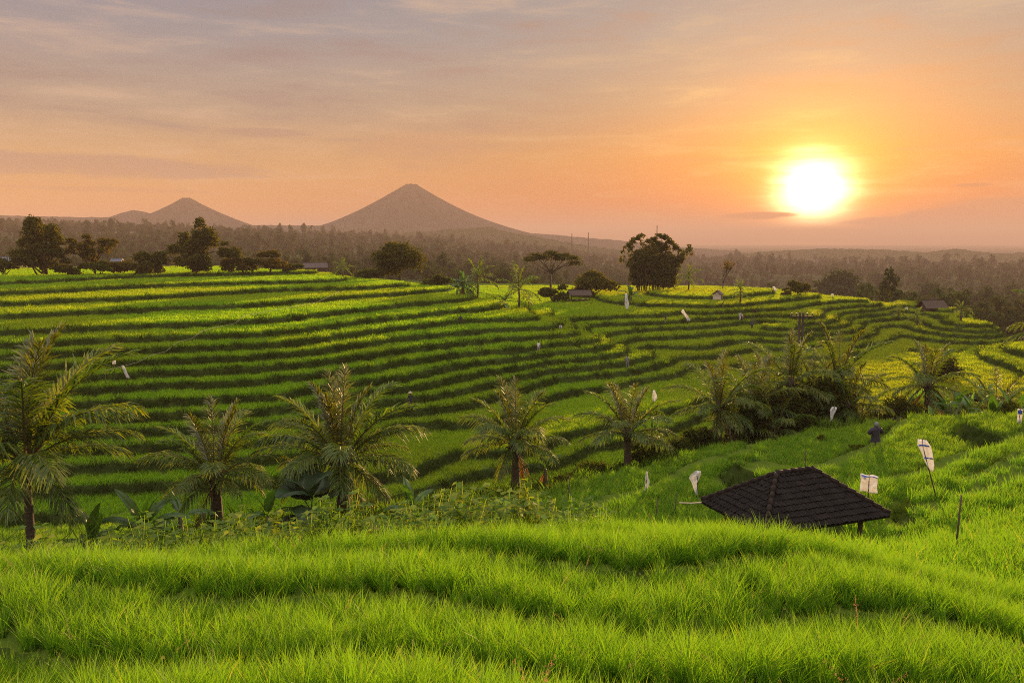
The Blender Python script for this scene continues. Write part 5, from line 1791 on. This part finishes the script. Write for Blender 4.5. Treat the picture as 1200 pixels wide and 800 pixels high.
def scarecrow(label, px, pyt, pyb, seed):
    g0 = hit(px, pyb); h_ = (pyb - pyt) * g0.length / FPX + .45
    t = empty('scarecrow', g0, .3); tag(t, label, 'scarecrow')
    MB().tube([(0, 0, -.2), (.02, 0, h_ * .95)], .025, 6).build('stake', M['stalk'], t)
    MB().tube([(-.32, 0, h_ * .72), (.32, 0, h_ * .76)], .018, 6).build('crossbar', M['stalk'], t)
    w = .3
    cs = MB(); n_ = 14
    prof = [(h_ * .84, .07), (h_ * .8, .17), (h_ * .72, .20), (h_ * .55, .15), (h_ * .40, .17), (h_ * .28, .20)]
    V_ = [(r_ * math.cos(2 * PI * j / n_) * (1.25 + .1 * math.sin(j * 2.1 + i)), r_ * .6 * math.sin(2 * PI * j / n_), z_) for i, (z_, r_) in enumerate(prof) for j in range(n_)]
    cs.add(V_, [(i * n_ + j, i * n_ + (j + 1) % n_, (i + 1) * n_ + (j + 1) % n_, (i + 1) * n_ + j) for i in range(len(prof) - 1) for j in range(n_)])
    for s in (-1, 1):
        cs.tube([(s * .15, 0, h_ * .78), (s * .27, 0, h_ * .70), (s * .33, 0, h_ * .58)], [.08, .07, .08], 8)
    cs.build('shirt', dk, t)
    MB().ball((.02, 0, h_ * .92), (.10, .10, .12), 10, 7).build('head', gry, t)
    return t


scarecrow('dark ragged scarecrow standing in the bowl field', 1025, 509, 526, 1)
o = empty('hanging_cloth', hit(883.5, 373)); tag(o, 'dark round bundle on a stick behind the person in navy', 'bundle')
MB().tube([(0, 0, -.2), (0, 0, 1.0)], .03, 6).build('stick', M['stalk'], o); v_, f_ = leaf_cloud([(0, 0, 1.1, .32, .3, .34)], 260, .12, 5); link('bundle', npmesh('bundle', v_, f_, M['bark'], smooth=False), o)
a_ = hit(962, 374); m_ = MB(); m_.tube([a_ + Vector((0, 0, -.2)), a_ + Vector((1.0, 1, 1.0)), a_ + Vector((2.1, 2, 2.2))], [.06, .05, .035], 6)
tag(m_.build('leaning_branch', M['pole']), 'dark curved branch leaning over the sunny terrace right of the pole', 'branch')
a_ = hit(845, 362); m_ = MB(); m_.tube([a_ + Vector((-.1, 0, -.1)), a_ + Vector((.1, 0, .7)), a_ + Vector((.6, 0, 1.5))], [.10, .09, .05], 6); m_.tube([a_ + Vector((.08, 0, .6)), a_ + Vector((-.25, 0, 1.1))], [.05, .02], 5)
tag(m_.build('dead_stump', M['pole']), 'short dead forked stump in front of the little hut', 'stump')

# ------------------------------------------------------------------ weeds along the far rim of the front field
def weed_proto(seed):
    R = random.Random(seed)
    V_, F_, mi = [], [], []
    for k in range(5):
        a = R.uniform(0, 6.28); top = Vector((math.cos(a) * .25 * R.random(), math.sin(a) * .25 * R.random(), R.uniform(.4, .8)))
        b0 = Vector((R.uniform(-.12, .12), R.uniform(-.12, .12), 0))
        o = len(V_)
        for p in (b0, b0.lerp(top, .5), top):
            V_ += [tuple(p + Vector((-.003, 0, 0))), tuple(p + Vector((.003, 0, 0)))]
        F_ += [(o, o + 1, o + 3, o + 2), (o + 2, o + 3, o + 5, o + 4)]
        for i in range(15):
            f = .15 + .85 * i / 14
            c_ = b0.lerp(top, f); aa = R.uniform(0, 6.28)
            t_ = Vector((math.cos(aa), math.sin(aa), R.uniform(-.5, .4))).normalized(); u_ = t_.cross(Vector((0, 0, 1))).normalized()
            s = R.uniform(.035, .075)
            c_ = c_ + t_ * s * .8
            n_ = u_.cross(t_)
            o = len(V_)
            V_ += [tuple(c_ - t_ * s * .6), tuple(c_ - t_ * s * .1 + u_ * s * .62 - n_ * s * .1), tuple(c_ + t_ * s - n_ * s * .25), tuple(c_ - t_ * s * .1 - u_ * s * .62 - n_ * s * .1)]
            F_ += [(o, o + 1, o + 2, o + 3)]
    return np.array(V_), np.array(F_)


weed_p = [proto('weed', *weed_proto(600 + k), M['weed']) for k in range(4)]
x, y = polar_points(11.0, 18.0, 11, 36, -40)
pxw = 600 + FPX * x / y
ok = (pxw < 712) & ((gsample(BELT, x, y) > .3) | weed_rim(x, y))
lo_ = np.interp(pxw, [-200, 0, 200, 400, 600, 720], [11.9, 11.8, 11.3, 11.1, 11.1, 11.4])
dd_ = np.hypot(x, y)
ok &= rng.random(len(x)) < np.clip(1.25 - .22 * (dd_ - lo_), .05, 1)
x, y = x[ok], y[ok]; n = len(x); px_ = pxw[ok]
sw = (.75 + .55 * rng.random(n)) * np.interp(px_, [0, 150, 430, 600, 712], [.95, 1.0, 1.1, 1.25, .9])
scatter('weeds', np.stack([x, y, gsample(Z, x, y) - .05], -1), np.stack([.1 * rng.standard_normal(n), .1 * rng.standard_normal(n), rng.random(n) * 6.28], -1), np.stack([sw, sw, sw], -1), rng.integers(0, 4, n), weed_p,
        'leafy climbing weeds along the far rim of the front field', 'weeds')
x, y = polar_points(12, 66, 5.5); ok = (gsample(BELT, x, y) > .5) & (gsample(RIS, x, y) < .2); x, y = x[ok], y[ok]; n = len(x); sw = 1.0 + .8 * rng.random(n)
scatter('shelf_grass', np.stack([x, y, gsample(Z, x, y) - .04], -1), np.stack([.2 * rng.standard_normal(n), .2 * rng.standard_normal(n), rng.random(n) * 6.28], -1), np.stack([sw, sw, sw], -1), rng.integers(0, 7, n), bank_p + mid_p,
        'rough grass on the shelf under the palms', 'grass')

# ------------------------------------------------------------------ the wooded plain
def forest_proto(seed, kind):
    R = random.Random(seed)
    if kind == 'round':
        bl = clumpy((0, 0, 6.2), (4.6, 4.6, 3.8), 11, seed, .42) + [(0, 0, 5.5, 3.4, 3.4, 3.4)]
        v_, f_ = leaf_cloud(bl, 420, .62, seed)
    elif kind == 'tall':
        bl = clumpy((0, 0, 7.5), (3.2, 3.2, 5.0), 11, seed, .42) + [(0, 0, 6, 2.2, 2.2, 4)]
        v_, f_ = leaf_cloud(bl, 420, .60, seed)
    else:
        V_, F_ = [], []
        hh = 11.0
        for (a, b_) in ((.16, 0), (0, .16)):
            o = len(V_); V_ += [(-a, -b_, 0), (a, b_, 0), (a * .6, b_ * .6, hh), (-a * .6, -b_ * .6, hh)]; F_.append((o, o + 1, o + 2, o + 3))
        for i in range(15):
            az_ = i * 2.4; e = R.uniform(-.5, 1.2); l_ = R.uniform(3.2, 4.4); prev = None
            for q in range(6):
                s = q / 5; an = e - 1.3 * s
                r_ = l_ * (math.cos(e) * s * .9 + .1 * s); z_ = hh + l_ * (math.sin(e) * s - .75 * s * s)
                w = .55 * math.sin(PI * (.15 + .8 * s))
                cx, cy = r_ * math.cos(az_), r_ * math.sin(az_)
                p = [(cx - math.sin(az_) * w, cy + math.cos(az_) * w, z_ - .3 * w), (cx, cy, z_), (cx + math.sin(az_) * w, cy - math.cos(az_) * w, z_ - .3 * w)]
                o = len(V_); V_ += p
                if q: F_ += [(o - 3, o - 2, o + 1, o), (o - 2, o - 1, o + 2, o + 1)]
        v_, f_ = np.array(V_), np.array(F_)
    return v_, f_


for_p = [proto('forest_tree', *forest_proto(700 + k, kd), M['forest']) for k, kd in enumerate(('round', 'round', 'tall', 'tall', 'palm'))]
PX_, PY_, SZ = [], [], []
dcur = 205.0
while dcur < 1750:
    sp = 4.0 + .0125 * dcur
    aa = np.arange(-40, 41, math.degrees(sp / dcur)) + rng.uniform(0, 1) * math.degrees(sp / dcur)
    aa = aa + rng.standard_normal(len(aa)) * .25 * math.degrees(sp / dcur)
    rr_ = dcur + rng.standard_normal(len(aa)) * sp * .35
    PX_.append(rr_ * np.sin(np.radians(aa))); PY_.append(rr_ * np.cos(np.radians(aa))); SZ.append(np.full(len(aa), .60 + .0004 * dcur))
    dcur += sp
x, y, sw = np.concatenate(PX_), np.concatenate(PY_), np.concatenate(SZ)
d = np.hypot(x, y); a = np.degrees(np.arctan2(x, y))
clear = fbm(x / 150 + 5, y / 150, 3)
hmin = np.interp(a, [-40, -22, -8, 2, 8, 14, 19, 22, 27, 40], [400, 400, 330, 310, 300, 330, 340, 260, 215, 190])
ok = (d > hmin) & (clear < .33 + .1 * (d > 900)) & ~((a < -24) & (d < 420) & (rng.random(len(a)) < .8))
for (px, dd0, rr0) in ((588, 330, 12), (985, 420, 20), (1085, 520, 14), (1032, 760, 20), (1155, 480, 13), (618, 300, 9), (21, 330, 14)):
    c_ = atd(px, dd0); ok &= np.hypot(x - c_.x, y - c_.y) > rr0
x, y, sw, d = x[ok], y[ok], sw[ok], d[ok]; n = len(x)
sw = sw * (.65 + .75 * rng.random(n)) * (1 + .5 * fbm(x / 90, y / 90, 2))
vr = rng.choice(5, n, p=[.3, .25, .14, .11, .2])
scatter('forest', np.stack([x, y, gsample(Z, x, y) - .5], -1), np.stack([0 * x, 0 * x, rng.random(n) * 6.28], -1), np.stack([sw, sw, sw * (.8 + .5 * rng.random(n))], -1), vr, for_p,
        'hazy woods covering the plain and the rises beyond the terraces', 'forest')

# ------------------------------------------------------------------ morning haze
hz_m, N = new_mat('haze')
o_ = N.node('ShaderNodeOutputMaterial')
pv = N.node('ShaderNodeVolumePrincipled')
pv.inputs['Color'].default_value = (0.86, 0.62, 0.52, 1)
pv.inputs['Density'].default_value = 0.00026
pv.inputs['Anisotropy'].default_value = -0.25
N.t.links.new(pv.outputs[0], o_.inputs['Volume'])
zt = 205.0
haze = MB().box((0, 0, (zt - 110) / 2), (24000, 24000, zt + 110)).build('haze', hz_m, smooth=False)
tag(haze, 'thin morning haze over the valley and plain', 'haze', kind='stuff')
